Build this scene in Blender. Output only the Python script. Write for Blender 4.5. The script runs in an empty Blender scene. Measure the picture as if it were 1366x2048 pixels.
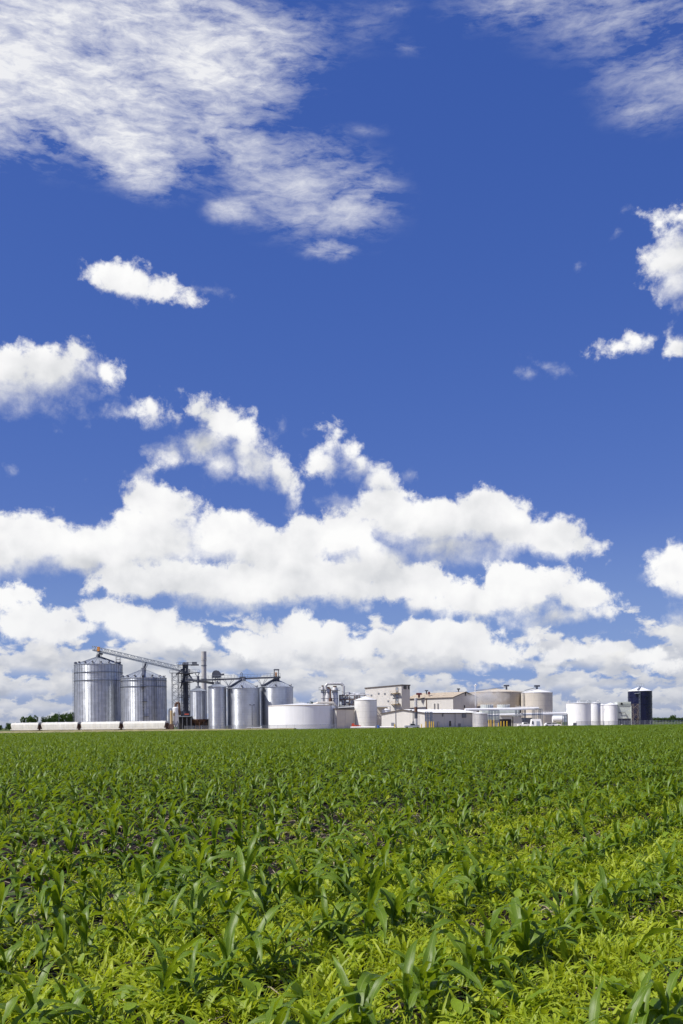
import bpy, bmesh, math, random
import numpy as np
from mathutils import Vector, Matrix

random.seed(7)
rng = np.random.default_rng(7)
scene = bpy.context.scene
R = math.radians
PI = math.pi

# ------------------------------------------------------------------ camera
F = 2000.0            # focal length in photograph pixels (1366 wide)
EYE = 1.9             # eye height over the field
ROLL = R(0.65)
HORIZON = 1448.5      # photograph row of the horizon on the optical axis
cam_data = bpy.data.cameras.new("camera")
cam = bpy.data.objects.new("camera", cam_data)
scene.collection.objects.link(cam)
cam_data.sensor_fit = 'HORIZONTAL'
cam_data.sensor_width = 24.0
cam_data.lens = 24.0 * F / 1366.0
cam_data.shift_y = (HORIZON - 1024.0) / 1366.0
cam_data.clip_start = 0.1
cam_data.clip_end = 60000.0
cam.location = (0, 0, EYE)
cam.rotation_euler = (Matrix.Rotation(R(90), 4, 'X') @ Matrix.Rotation(-ROLL, 4, 'Z')).to_euler()
scene.camera = cam


def at(px, py, depth):
    """world point at a photograph position and a distance in metres"""
    dx, dy = (px - 683.0) / F, (HORIZON - py) / F
    c, s = math.cos(ROLL), math.sin(ROLL)
    return Vector(((dx * c + dy * s) * depth, depth, EYE + (-dx * s + dy * c) * depth))


# ------------------------------------------------------------------ node helper
class NB:
    def __init__(self, tree):
        self.t = tree; self.n = tree.nodes; self.l = tree.links

    def put(self, sock, v):
        if v is None: return
        if isinstance(v, bpy.types.NodeSocket): self.l.new(v, sock)
        else:
            if isinstance(v, (int, float)) and sock.type in ('RGBA',): v = (v, v, v, 1)
            elif isinstance(v, (int, float)) and sock.type == 'VECTOR': v = (v, v, v)
            elif sock.type == 'RGBA' and len(v) == 3: v = (*v, 1)
            sock.default_value = v

    def math(self, op, a, b=None, c=None, clamp=False):
        m = self.n.new('ShaderNodeMath'); m.operation = op; m.use_clamp = clamp
        for i, v in enumerate((a, b, c)): self.put(m.inputs[i], v)
        return m.outputs[0]

    def vec(self, op, a, b=None, scale=None):
        m = self.n.new('ShaderNodeVectorMath'); m.operation = op
        self.put(m.inputs[0], a); self.put(m.inputs[1], b)
        if scale is not None: self.put(m.inputs['Scale'], scale)
        return m.outputs['Value'] if op in ('LENGTH', 'DOT_PRODUCT', 'DISTANCE') else m.outputs['Vector']

    def vec3(self, op, a, b, c):
        m = self.n.new('ShaderNodeVectorMath'); m.operation = op
        for i, v in enumerate((a, b, c)): self.put(m.inputs[i], v)
        return m.outputs['Vector']

    def sep(self, v):
        m = self.n.new('ShaderNodeSeparateXYZ'); self.put(m.inputs[0], v); return m.outputs

    def comb(self, x, y, z):
        m = self.n.new('ShaderNodeCombineXYZ')
        for i, v in enumerate((x, y, z)): self.put(m.inputs[i], v)
        return m.outputs[0]

    def noise(self, v, scale, detail=2, rough=.5, dist=0, lac=2.0, dim='3D', color=False, norm=True):
        m = self.n.new('ShaderNodeTexNoise'); m.noise_dimensions = dim; m.normalize = norm
        self.put(m.inputs['Vector'], v)
        for k, x in (('Scale', scale), ('Detail', detail), ('Roughness', rough), ('Lacunarity', lac), ('Distortion', dist)):
            self.put(m.inputs[k], x)
        return m.outputs['Color' if color else 'Fac']

    def mapping(self, v, loc=(0, 0, 0), rot=(0, 0, 0), sc=(1, 1, 1), kind='POINT'):
        m = self.n.new('ShaderNodeMapping'); m.vector_type = kind
        self.put(m.inputs[0], v); self.put(m.inputs['Location'], loc) if 'Location' in m.inputs else None
        self.put(m.inputs['Rotation'], rot); self.put(m.inputs['Scale'], sc)
        return m.outputs[0]

    def voronoi(self, v, scale, detail=1.0, rough=.5):
        m = self.n.new('ShaderNodeTexVoronoi'); m.feature = 'F1'; m.normalize = True
        self.put(m.inputs['Vector'], v); self.put(m.inputs['Scale'], scale); self.put(m.inputs['Detail'], detail); self.put(m.inputs['Roughness'], rough)
        return m.outputs['Distance']

    def sphere(self, v):
        m = self.n.new('ShaderNodeTexGradient'); m.gradient_type = 'SPHERICAL'; self.put(m.inputs[0], v)
        return m.outputs['Fac']

    def step(self, v, a, b, lo=0.0, hi=1.0, kind='SMOOTHSTEP'):
        m = self.n.new('ShaderNodeMapRange'); m.interpolation_type = kind
        self.put(m.inputs[0], v)
        for i, x in enumerate((a, b, lo, hi)): self.put(m.inputs[1 + i], x)
        return m.outputs[0]

    def mix(self, f, a, b, mode='MIX'):
        m = self.n.new('ShaderNodeMix'); m.data_type = 'RGBA'; m.blend_type = mode
        self.put(m.inputs[0], f); self.put(m.inputs[6], a); self.put(m.inputs[7], b)
        return m.outputs[2]

    def ramp(self, f, stops, kind='LINEAR'):
        m = self.n.new('ShaderNodeValToRGB'); m.color_ramp.interpolation = kind
        e = m.color_ramp.elements
        while len(e) < len(stops): e.new(0.5)
        for i, (p, c) in enumerate(stops):
            e[i].position = p; e[i].color = (*c, 1) if len(c) == 3 else c
        self.put(m.inputs[0], f)
        return m.outputs[0]


# ------------------------------------------------------------------ sun and sky
SUN_EL, SUN_AZ = R(51), R(-114)      # azimuth counted from +Y towards +X: the sun stands behind and to the left
sun_dir = Vector((math.sin(SUN_AZ) * math.cos(SUN_EL), math.cos(SUN_AZ) * math.cos(SUN_EL), math.sin(SUN_EL)))
sun_data = bpy.data.lights.new("sun", 'SUN')
sun_data.energy = 5.0
sun_data.angle = R(0.53)
sun_data.color = (1.0, 0.955, 0.88)
sun = bpy.data.objects.new("sun", sun_data)
sun.rotation_euler = sun_dir.to_track_quat('Z', 'Y').to_euler()
sun.location = (-60, -60, 120)
scene.collection.objects.link(sun)

SKY_STRENGTH = 0.10
world = bpy.data.worlds.new("World")
scene.world = world
world.use_nodes = True
wt = world.node_tree
wt.nodes.clear()
W = NB(wt)
geo = wt.nodes.new('ShaderNodeTexCoord').outputs['Generated']
sky_node = wt.nodes.new('ShaderNodeTexSky')
sky_node.sky_type = 'NISHITA'
sky_node.sun_disc = False
sky_node.sun_elevation = SUN_EL
sky_node.sun_rotation = SUN_AZ
sky_node.altitude = 300
sky_node.air_density = 1.0
sky_node.dust_density = 0.6
sky_node.ozone_density = 2.2


def sky_uv(px, py):
    """photograph position -> azimuth, tangent of elevation"""
    p = at(px, py, 1.0)
    r = math.hypot(p.x, p.y)
    return math.atan2(p.x, p.y), (p.z - EYE) / r


d = W.sep(geo)
rad = W.math('SQRT', W.math('ADD', W.math('MULTIPLY', d[0], d[0]), W.math('MULTIPLY', d[1], d[1])))
rad = W.math('MAXIMUM', rad, 0.12)
cyl = W.vec('SCALE', geo, scale=W.math('DIVIDE', 1.0, rad))      # the direction on a unit cylinder: seamless all round
az = W.math('ARCTAN2', d[0], d[1])
tan_el = W.math('DIVIDE', d[2], rad)
q = W.comb(az, tan_el, 0.0)


def union(qv, blobs, sm=0.012):
    out = None
    for b in blobs:
        cx, cy, rx, ry = b[:4]
        ang = b[4] if len(b) > 4 else 0
        u, v = sky_uv(cx, cy)
        if ang:
            c, n = math.cos(R(ang)), math.sin(R(ang))
            e = W.math('ADD', W.vec('DOT_PRODUCT', qv, (c * F / rx, n * F / rx, 0)), -(u * c + v * n) * F / rx)
            h = W.math('ADD', W.vec('DOT_PRODUCT', qv, (-n * F / ry, c * F / ry, 0)), -(v * c - u * n) * F / ry)
            ln = W.math('SQRT', W.math('MULTIPLY_ADD', e, e, W.math('MULTIPLY', h, h)))
        else:
            ln = W.vec('LENGTH', W.vec3('MULTIPLY_ADD', qv, (F / rx, F / ry, 0), (-u * F / rx, -v * F / ry, 0)))
        r = min(rx, ry, 75) / F
        g = W.math('MULTIPLY_ADD', ln, -r, r)
        out = g if out is None else W.math('MAXIMUM', out, g)
    return out


# shared domain warp and turbulence
wn = W.noise(cyl, 11.0, 3, .55, color=True)
warp = W.vec('SCALE', W.vec('SUBTRACT', wn, (.5, .5, .5)), scale=0.016)
wn2 = W.noise(cyl, 42.0, 4, .6, color=True)
warp2 = W.vec('SCALE', W.vec('SUBTRACT', wn2, (.5, .5, .5)), scale=0.014)
warp = W.vec('ADD', warp, warp2)
qw = W.vec('ADD', q, warp)
cylw = W.vec('ADD', cyl, W.vec('SCALE', warp, scale=.6))
LIGHT = Vector((-0.005, -0.003, 0.012))          # towards the sun on the cylinder
cyl_l = W.vec('ADD', cylw, tuple(LIGHT))
q_l = W.vec('ADD', qw, (-0.006, 0.016, 0))
q_u = W.vec('ADD', qw, (-0.006, 0.030, 0))


def billow(p, detail):
    a = W.noise(p, 11.0, detail, .60, lac=2.1)
    return a


n0 = billow(cylw, 9)
n1 = billow(cyl_l, 5)
fine = W.noise(cylw, 80.0, 5, .62)

lobe = W.voronoi(cylw, 34.0, 1.6, .55)
n_all = W.math('ADD', n0, W.math('MULTIPLY', W.math('SUBTRACT', fine, .5), .34))
n_all = W.math('ADD', n_all, W.math('MULTIPLY', W.math('SUBTRACT', .30, lobe), .42))
big0 = W.noise(cylw, 13.0, 3, .5)
big1 = W.noise(W.vec('ADD', cylw, (-0.010, -0.006, 0.026)), 13.0, 3, .5)
relief = W.math('SUBTRACT', W.step(W.math('SUBTRACT', n0, n1), -0.13, 0.13, kind='LINEAR'), .5)
lobe1 = W.voronoi(cyl_l, 34.0, 1.0, .55)
relief = W.math('ADD', W.math('MULTIPLY', relief, .40), W.math('MULTIPLY', W.math('SUBTRACT', big0, big1), 2.6))
relief = W.math('ADD', relief, W.math('MULTIPLY', W.math('SUBTRACT', lobe1, lobe), .55))
CLOUD_RAMP = [(0.0, (.42, .45, .51)), (.30, (.58, .60, .64)), (.55, (.76, .77, .79)), (.80, (.91, .91, .92)), (1.0, (.99, .99, .985))]
cloud_white = (0.93, 0.93, 0.93)
haze_col = (0.48, 0.51, 0.60)


def cumulus(base, blobs, amp=0.058, edge=0.008, tint=0.0, dense=1.0, bias=-.015):
    """one bank of cumulus laid over the colour below it"""
    f0 = union(qw, blobs); fu = union(q_u, blobs)
    d0 = W.math('ADD', f0, W.math('MULTIPLY', W.math('SUBTRACT', n_all, .5 + bias), amp))
    body = W.step(fu, -0.010, 0.030)                      # cloud standing above this point keeps the sun off it
    alpha = W.step(W.math('DIVIDE', d0, W.math('MULTIPLY_ADD', body, edge * 2.6, edge)), 0.0, 1.0, 0, dense)
    lit = W.math('ADD', W.math('SUBTRACT', .90, W.math('MULTIPLY', body, .36)), W.math('MULTIPLY', relief, .50))
    lit = W.math('MULTIPLY_ADD', W.step(f0, 0.0, .030), -.06, lit, clamp=True)
    col = W.ramp(lit, CLOUD_RAMP)
    if tint: col = W.mix(tint, col, haze_col)
    return W.mix(alpha, base, col), alpha


# ---- clear sky, a touch deeper than the model's (the photograph is polarised)
rgb = wt.nodes.new('ShaderNodeSeparateColor')
wt.links.new(W.vec('SCALE', sky_node.outputs[0], scale=SKY_STRENGTH), rgb.inputs[0])
cmb = wt.nodes.new('ShaderNodeCombineColor')
for i, (g, k) in enumerate(((.93, .415), (.70, .398), (.45, .70))):
    W.put(cmb.inputs[i], W.math('MULTIPLY', W.math('POWER', rgb.outputs[i], g), k))
clear = cmb.outputs[0]
col = clear
#SKYLAYERS
cirrus_blobs = [(140, 30, 560, 270, -4), (190, 170, 340, 210, -20), (20, 150, 330, 210, 0), (390, 110, 320, 190, 0), (260, 305, 170, 100, -25)]
cirrus_thin = [(600, 365, 260, 150, -14), (690, 400, 150, 110, 0), (500, 300, 170, 80, -30), (660, 495, 80, 36, 0), (470, 420, 80, 40, 0)]
cirrus_right = [(1240, 20, 340, 150, -18), (1330, 140, 220, 140, -20), (1060, 10, 260, 90, -10), (1290, 220, 130, 60, -10)]
cirrus_bits = [(640, 60, 130, 110, -30), (720, 50, 120, 80, 0), (810, 90, 60, 30, -15), (790, 20, 60, 30, 0), (730, 260, 70, 22, 0)]


def soft(blobs, k):
    out = None
    for (cx, cy, rx, ry, ang) in blobs:
        u, v = sky_uv(cx, cy)
        c, n = math.cos(R(ang)), math.sin(R(ang))
        e = W.math('ADD', W.vec('DOT_PRODUCT', qw, (c * F / rx, n * F / rx, 0)), -(u * c + v * n) * F / rx)
        h = W.math('ADD', W.vec('DOT_PRODUCT', qw, (-n * F / ry, c * F / ry, 0)), -(v * c - u * n) * F / ry)
        g = W.math('SUBTRACT', 1.0, W.math('SQRT', W.math('MULTIPLY_ADD', e, e, W.math('MULTIPLY', h, h))))
        out = g if out is None else W.math('SMOOTH_MAX', out, g, .12)
    return W.math('MULTIPLY', W.math('MAXIMUM', out, 0.0), k)


streak = W.mapping(cylw, (0, 0, 0), (0, R(-16), 0), (12, 12, 36))
c1 = W.noise(streak, 1.0, 8, .62, dist=.5)
c2 = W.noise(W.mapping(cylw, (3, 1, 2), (0, R(-24), 0), (50, 50, 120)), 1.0, 5, .62, dist=.4)
cn = W.math('ADD', W.math('MULTIPLY', c1, .66), W.math('MULTIPLY', c2, .34))
far_out = W.step(W.math('ABSOLUTE', az), .40, .75)
patch = W.math('MULTIPLY', W.step(W.noise(cyl, 2.2, 3, .5), .48, .66), far_out)
patch = W.math('MULTIPLY', patch, W.step(tan_el, .42, .6))
for blobs, k, top in ((cirrus_blobs, 1.12, .97), (cirrus_thin, .90, .74), (cirrus_right, .64, .60), (cirrus_bits, .42, .5)):
    cov = soft(blobs, k)
    if blobs is cirrus_blobs: cov = W.math('MAXIMUM', cov, W.math('MULTIPLY', patch, .7))
    a = W.step(W.math('ADD', cov, W.math('MULTIPLY', W.math('SUBTRACT', cn, .5), 3.5)), .06, 1.12, 0, top, kind='LINEAR')
    a = W.math('MULTIPLY', a, W.step(cov, 0.0, .60))
    col = W.mix(a, col, (.88, .885, .91))

# ---- the far rows low over the horizon, the farthest first
col = W.mix(W.step(tan_el, 0.02, .22, .70, 0.0), col, (.24, .38, .68))
col = W.mix(W.step(tan_el, 0.0, .05, .85, 0.0), col, (.40, .44, .56))
for (vb, vt, sc, seed, hz, lo, hi) in ((.004, .026, 44, 1.3, .60, .33, .60), (.016, .050, 33, 4.1, .44, .32, .60), (.032, .078, 25, 7.7, .28, .31, .58), (.054, .106, 19, 2.9, .14, .33, .60)):
    p = W.mapping(cylw, (seed, seed * .7, seed * .3), (0, 0, 0), (1, 1, 1.75))
    ra = W.noise(p, sc, 6, .56)
    rb = W.noise(W.vec('ADD', p, (-.004, 0, .5 / sc)), sc, 3, .56)
    thr = W.step(tan_el, vb, vt, lo, hi, kind='LINEAR')
    base_wob = W.math('ADD', tan_el, W.math('MULTIPLY', W.math('SUBTRACT', rb, .5), .02))
    dr = W.math('SUBTRACT', ra, thr)
    al = W.math('MULTIPLY', W.step(dr, 0.0, .085), W.step(base_wob, vb - .007, vb + .006))
    al = W.math('MULTIPLY', al, W.step(tan_el, vt + .012, vt - .002))
    rel = W.math('SUBTRACT', ra, rb)
    hgt = W.step(base_wob, vb, vt, 0, 1, kind='LINEAR')
    lt = W.math('ADD', W.math('ADD', .46, W.math('MULTIPLY', rel, 2.3)), W.math('MULTIPLY', hgt, .50))
    lt = W.math('MULTIPLY_ADD', W.step(dr, 0.0, .16), -.12, lt, clamp=True)
    cr = W.ramp(lt, [(0.0, (.44, .47, .54)), (.35, (.60, .62, .67)), (.65, (.80, .80, .81)), (1.0, (.96, .95, .92))])
    cr = W.mix(hz, cr, haze_col)
    col = W.mix(W.math('MULTIPLY', al, .92), col, cr)

# ---- second row
row2 = [(80, 1236, 85, 28), (205, 1232, 62, 38), (270, 1255, 100, 38), (350, 1280, 80, 32), (130, 1262, 140, 30),
        (530, 1252, 38, 20), (600, 1258, 72, 36), (660, 1268, 66, 34), (470, 1285, 46, 26), (560, 1290, 120, 38),
        (830, 1265, 56, 32), (880, 1280, 100, 34), (820, 1290, 130, 34), (700, 1296, 90, 26),
        (1060, 1305, 40, 18), (1140, 1300, 78, 32), (1200, 1295, 66, 30), (1270, 1310, 80, 26), (1330, 1330, 60, 20), (1000, 1310, 80, 24)]
col, _ = cumulus(col, row2, amp=.050, tint=.12, edge=.007, bias=-.04)

# ---- the main bank: its low lobes, then the tall ones before them
bank_low = [(400, 1160, 200, 50), (450, 1192, 130, 38), (300, 1165, 150, 42), (600, 1165, 180, 54), (690, 1192, 150, 38), (30, 1188, 60, 24), (72, 1196, 24, 12),
            (820, 1178, 120, 44), (870, 1207, 130, 36), (1080, 1170, 96, 50), (1150, 1186, 86, 38, -15), (1010, 1166, 54, 34), (1000, 1207, 150, 38),
            (1130, 1226, 116, 32), (1215, 1222, 36, 24), (940, 1192, 66, 32)]
bank = [(55, 1085, 112, 66), (-10, 1100, 95, 62), (150, 1120, 135, 48), (40, 1042, 52, 26), (230, 1105, 115, 62), (300, 1005, 54, 34), (340, 1020, 74, 44),
        (290, 1050, 48, 36), (330, 1088, 135, 82), (450, 1078, 100, 68), (500, 1098, 74, 62), (600, 1110, 92, 58), (620, 1068, 56, 34), (690, 1082, 92, 58),
        (800, 1048, 84, 68), (760, 1022, 42, 44), (880, 1052, 112, 66), (950, 1042, 92, 66), (1020, 1062, 84, 54), (900, 1092, 190, 42),
        (1095, 1078, 80, 40, -16), (1150, 1092, 56, 24, -12), (740, 1130, 110, 64)]
gate = W.math('MULTIPLY', W.math('SUBTRACT', W.noise(W.mapping(cyl, (0, 0, 0), (0, 0, 0), (1, 1, 2.4)), 3.0, 3, .5), .54), .5)
gate = W.math('MULTIPLY', W.math('MAXIMUM', gate, 0), W.math('MULTIPLY', far_out, W.step(tan_el, .5, .3)))
col, _ = cumulus(col, bank_low, amp=.06, tint=.04)
col, _ = cumulus(col, bank, bias=-.05, edge=.010)

# ---- upper cumulus and torn pieces
upper = [(90, 747, 145, 74), (0, 745, 145, 74), (150, 708, 48, 48), (172, 670, 17, 38), (205, 746, 42, 40),
         (236, 556, 38, 30), (276, 572, 48, 28), (328, 580, 54, 20, -3), (216, 542, 24, 14),
         (1364, 434, 56, 36), (1372, 505, 68, 70), (1362, 562, 42, 44), (1364, 598, 18, 26),
         (1240, 690, 38, 16), (1262, 675, 16, 20), (1362, 694, 18, 10),
         (212, 830, 58, 24, 8), (255, 820, 72, 32), (300, 818, 80, 40), (345, 836, 54, 36, -25), (388, 822, 48, 34, -15), (440, 852, 84, 40, -20), (492, 872, 38, 50),
         (400, 897, 88, 54), (340, 907, 42, 40), (440, 932, 62, 50), (500, 927, 68, 60, -20), (560, 962, 34, 84, 26),
         (666, 882, 36, 52), (705, 902, 46, 44), (650, 930, 40, 32), (720, 927, 54, 42), (757, 962, 38, 58, 35),
         (1345, 1152, 50, 42), (1366, 1187, 54, 54), (1340, 1250, 62, 40), (1366, 1252, 64, 64), (1296, 1262, 36, 20), (1308, 1140, 20, 12)]
col, _ = cumulus(col, upper, bias=-.015, amp=.075, edge=.0135)
wisp = [(820, 950, 20, 26), (1108, 733, 20, 5, -28), (1066, 744, 8, 4), (18, 941, 11, 10), (172, 966, 18, 11), (288, 950, 24, 13), (1284, 1152, 20, 10),
        (1246, 425, 14, 12), (1234, 470, 11, 9), (1160, 532, 11, 8), (570, 860, 9, 26), (610, 870, 11, 20), (420, 578, 34, 9, -8), (215, 1010, 9, 18), (545, 890, 18, 34), (690, 1012, 40, 24)]
col, _ = cumulus(col, wisp, amp=.05, dense=.55, edge=.02)

below = W.step(d[2], -.02, 0.0)
col = W.mix(below, (.30, .33, .36), col)
bg = wt.nodes.new('ShaderNodeBackground')
W.put(bg.inputs['Color'], W.vec('SCALE', col, scale=0.90 / SKY_STRENGTH))
bg.inputs['Strength'].default_value = SKY_STRENGTH
out = wt.nodes.new('ShaderNodeOutputWorld')
wt.links.new(bg.outputs[0], out.inputs['Surface'])
world.cycles.sampling_method = 'MANUAL'
world.cycles.sample_map_resolution = 512

scene.view_settings.view_transform = 'Standard'
scene.view_settings.look = 'None'
scene.view_settings.exposure = 0.15
scene.view_settings.gamma = 1.0
scene.view_settings.use_curve_mapping = False
scene.render.engine = 'CYCLES'
cy = scene.cycles
cy.use_adaptive_sampling = True
cy.adaptive_threshold = 0.02
cy.adaptive_min_samples = 12
cy.max_bounces = 6
cy.diffuse_bounces = 2
cy.glossy_bounces = 3
cy.transmission_bounces = 4
cy.transparent_max_bounces = 8
cy.volume_bounces = 1
cy.caustics_reflective = False
cy.caustics_refractive = False
cy.use_denoising = True
cy.sample_clamp_indirect = 6.0

# ------------------------------------------------------------------ scene helpers
C = scene.collection


def thing(name, label, cat, loc=(0, 0, 0), group=None, rotz=0.0):
    o = bpy.data.objects.new(name, None); C.objects.link(o)
    o.empty_display_size = 0.2
    o.location = loc; o.rotation_euler = (0, 0, rotz)
    tag(o, label, cat, group)
    return o


def tag(o, label=None, cat=None, group=None, kind=None):
    if label: o['label'] = label
    if cat: o['category'] = cat
    if group: o['group'] = group
    if kind: o['kind'] = kind
    return o


def top_of(o):
    m = Vector((0, 0, 0))
    while o is not None:
        m = m + Vector(o.location); o = o.parent
    return m


class MB:
    """collects shapes given in world space; build() links them as one mesh under a parent"""
    def __init__(self): self.v = []; self.f = []

    def add(self, vs, fs):
        k = len(self.v); self.v += [tuple(p) for p in vs]; self.f += [tuple(i + k for i in f) for f in fs]
        return self

    def box(self, c, s, rz=0.0, m=None):
        x, y, z = s[0] / 2, s[1] / 2, s[2] / 2
        co, si = math.cos(rz), math.sin(rz)
        vs = []
        for dz in (-z, z):
            for dx, dy in ((-x, -y), (x, -y), (x, y), (-x, y)):
                vs.append((c[0] + dx * co - dy * si, c[1] + dx * si + dy * co, c[2] + dz))
        return self.add(vs, [(3, 2, 1, 0), (4, 5, 6, 7), (0, 1, 5, 4), (1, 2, 6, 5), (2, 3, 7, 6), (3, 0, 4, 7)])

    def bar(self, a, b, w, h=None):
        """square bar from a to b"""
        a, b = Vector(a), Vector(b); d = (b - a)
        if d.length < 1e-6: return self
        h = w if h is None else h
        d.normalize()
        up = Vector((0, 0, 1)) if abs(d.z) < .95 else Vector((0, 1, 0))
        s = d.cross(up).normalized() * (w / 2); t = s.cross(d).normalized() * (h / 2)
        vs = [a - s - t, a + s - t, a + s + t, a - s + t, b - s - t, b + s - t, b + s + t, b - s + t]
        return self.add(vs, [(3, 2, 1, 0), (4, 5, 6, 7), (0, 1, 5, 4), (1, 2, 6, 5), (2, 3, 7, 6), (3, 0, 4, 7)])

    def tube(self, a, b, r0, r1=None, n=12, caps=True):
        a, b = Vector(a), Vector(b); r1 = r0 if r1 is None else r1
        d = (b - a).normalized()
        up = Vector((0, 0, 1)) if abs(d.z) < .95 else Vector((0, 1, 0))
        s = d.cross(up).normalized(); t = s.cross(d)
        vs = []
        for p, r in ((a, r0), (b, r1)):
            for i in range(n):
                an = 2 * PI * i / n
                vs.append(p + s * math.cos(an) * r + t * math.sin(an) * r)
        fs = [(i, (i + 1) % n, n + (i + 1) % n, n + i) for i in range(n)]
        fs = [f[::-1] for f in fs]
        if caps: fs += [tuple(range(n)), tuple(range(2 * n - 1, n - 1, -1))]
        return self.add(vs, fs)

    def pipe(self, pts, r, n=10):
        for i in range(len(pts) - 1):
            self.tube(pts[i], pts[i + 1], r, n=n)
        return self

    def lathe(self, c, prof, n=48, close=True):
        """profile [(radius, height)] turned round the vertical through c"""
        vs = []; fs = []
        for (r, z) in prof:
            for i in range(n):
                a = 2 * PI * i / n
                vs.append((c[0] + r * math.cos(a), c[1] + r * math.sin(a), c[2] + z))
        for k in range(len(prof) - 1):
            for i in range(n):
                j = (i + 1) % n
                fs.append((k * n + i, k * n + j, (k + 1) * n + j, (k + 1) * n + i))
        if close and prof[-1][0] > 1e-4: fs.append(tuple((len(prof) - 1) * n + i for i in range(n)))
        return self.add(vs, fs)

    def poly(self, pts): return self.add(pts, [tuple(range(len(pts)))])

    def slab(self, pts, off):
        """polygon given thickness along the vector off"""
        n = len(pts); o = Vector(off)
        vs = [Vector(p) for p in pts] + [Vector(p) + o for p in pts]
        fs = [tuple(range(n))[::-1], tuple(range(n, 2 * n))] + [(i, (i + 1) % n, n + (i + 1) % n, n + i) for i in range(n)]
        return self.add(vs, fs)

    def build(self, name, mat, parent=None, smooth=False, loc=None, bevel=0.0):
        base = top_of(parent) if parent is not None else Vector(loc or (0, 0, 0))
        me = bpy.data.meshes.new(name)
        me.from_pydata([(v[0] - base.x, v[1] - base.y, v[2] - base.z) for v in self.v], [], self.f)
        me.materials.append(mat)
        if smooth:
            me.polygons.foreach_set('use_smooth', [True] * len(me.polygons))
            try: me.set_sharp_from_angle(angle=R(38))
            except Exception: pass
        me.update()
        bm = bmesh.new(); bm.from_mesh(me); bmesh.ops.recalc_face_normals(bm, faces=bm.faces); bm.to_mesh(me); bm.free()
        o = bpy.data.objects.new(name, me); C.objects.link(o)
        if parent is not None: o.parent = parent
        else: o.location = base
        return o


def share(o, parent, loc=(0, 0, 0), rot=(0, 0, 0), sc=(1, 1, 1), name=None):
    c = o.copy(); C.objects.link(c); c.parent = parent
    c.location = loc; c.rotation_euler = rot; c.scale = sc
    return c


# ------------------------------------------------------------------ materials
def material(name, base, rough=.6, metal=0.0, var=.12, scale=.35, streak=0.0, dirt=(.20, .16, .11), dirt_amt=0.0, bump=0.0, spec=.4, course=0.0, panel=0.0, aniso=0.0):
    m = bpy.data.materials.new(name); m.use_nodes = True
    t = m.node_tree; t.nodes.clear(); B = NB(t)
    bs = t.nodes.new('ShaderNodeBsdfPrincipled'); o = t.nodes.new('ShaderNodeOutputMaterial')
    t.links.new(bs.outputs[0], o.inputs[0])
    oi = t.nodes.new('ShaderNodeObjectInfo').outputs['Random']
    tc = t.nodes.new('ShaderNodeTexCoord').outputs['Object']
    p = B.vec('ADD', tc, B.comb(B.math('MULTIPLY', oi, 91.0), B.math('MULTIPLY', oi, 37.0), 0.0))
    n = B.noise(p, scale, 5, .6)
    k = B.step(n, .3, .7, 1 - var, 1 + var, 'LINEAR')
    if streak:
        sn = B.noise(B.mapping(p, sc=(1.6, 1.6, .07)), 1.0, 5, .65)
        k = B.math('MULTIPLY', k, B.step(sn, .30, .70, 1 - streak, 1 + streak * .5, 'LINEAR'))
    s = B.sep(tc)
    if panel:
        ang = B.math('FLOOR', B.math('MULTIPLY', B.math('ARCTAN2', s[1], s[0]), 7.0))
        zz = B.math('FLOOR', B.math('MULTIPLY', s[2], .80))
        wn = t.nodes.new('ShaderNodeTexWhiteNoise'); wn.noise_dimensions = '3D'
        B.put(wn.inputs['Vector'], B.comb(ang, zz, B.math('MULTIPLY', oi, 50)))
        k = B.math('MULTIPLY', k, B.step(wn.outputs['Value'], 0, 1, 1 - panel, 1 + panel * .6, 'LINEAR'))
    if course:
        w = B.math('FRACT', B.math('DIVIDE', s[2], course))
        seam = B.step(B.math('ABSOLUTE', B.math('SUBTRACT', w, .5)), .44, .49, 1.0, .84)
        k = B.math('MULTIPLY', k, seam)
    col = B.vec('SCALE', tuple(base), scale=k)
    if dirt_amt:
        dn = B.noise(B.mapping(p, sc=(1, 1, .35)), .55, 6, .66)
        col = B.mix(B.step(dn, .52, .74, 0, dirt_amt), col, dirt)
    B.put(bs.inputs['Base Color'], col)
    B.put(bs.inputs['Roughness'], B.step(n, .3, .7, max(.05, rough - .07), min(1, rough + .07), 'LINEAR'))
    bs.inputs['Metallic'].default_value = metal
    bs.inputs['Specular IOR Level'].default_value = spec
    if aniso:                                   # corrugations smear the sun's glint up and down the wall
        bs.inputs['Anisotropic'].default_value = aniso; B.put(bs.inputs['Tangent'], B.comb(0.0, 0.0, 1.0))
    if bump:
        bp = t.nodes.new('ShaderNodeBump'); bp.inputs['Strength'].default_value = bump; bp.inputs['Distance'].default_value = .1
        B.put(bp.inputs['Height'], B.noise(p, scale * 12, 4, .6)); t.links.new(bp.outputs[0], bs.inputs['Normal'])
    return m


M = {}
M['galv'] = material('galvanised_steel', (.60, .63, .68), .46, .72, .05, .25, streak=.05, panel=.12, aniso=.85, dirt_amt=.10, dirt=(.30, .30, .32))
M['galv_ring'] = material('galvanised_corrugated_steel', (.56, .59, .64), .44, .75, .05, .2, streak=.08, panel=.07, aniso=.85, course=1.1, dirt_amt=.10, dirt=(.33, .33, .34))
M['galv_roof'] = material('galvanised_roof_sheet', (.42, .45, .49), .45, .5, .08, .3)
M['galv_dark'] = material('weathered_steel_ribs', (.20, .22, .26), .5, .6, .12, .5)
M['steel'] = material('grey_structural_steel', (.22, .23, .26), .55, .5, .15, .6)
M['steel_light'] = material('pale_galvanised_truss', (.27, .30, .34), .5, .4, .12, .6)
M['dark'] = material('dark_painted_steel', (.085, .092, .120), .55, .2, .25, .6)
M['black'] = material('black_iron', (.02, .02, .024), .6, .1, .2, 1)
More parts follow.
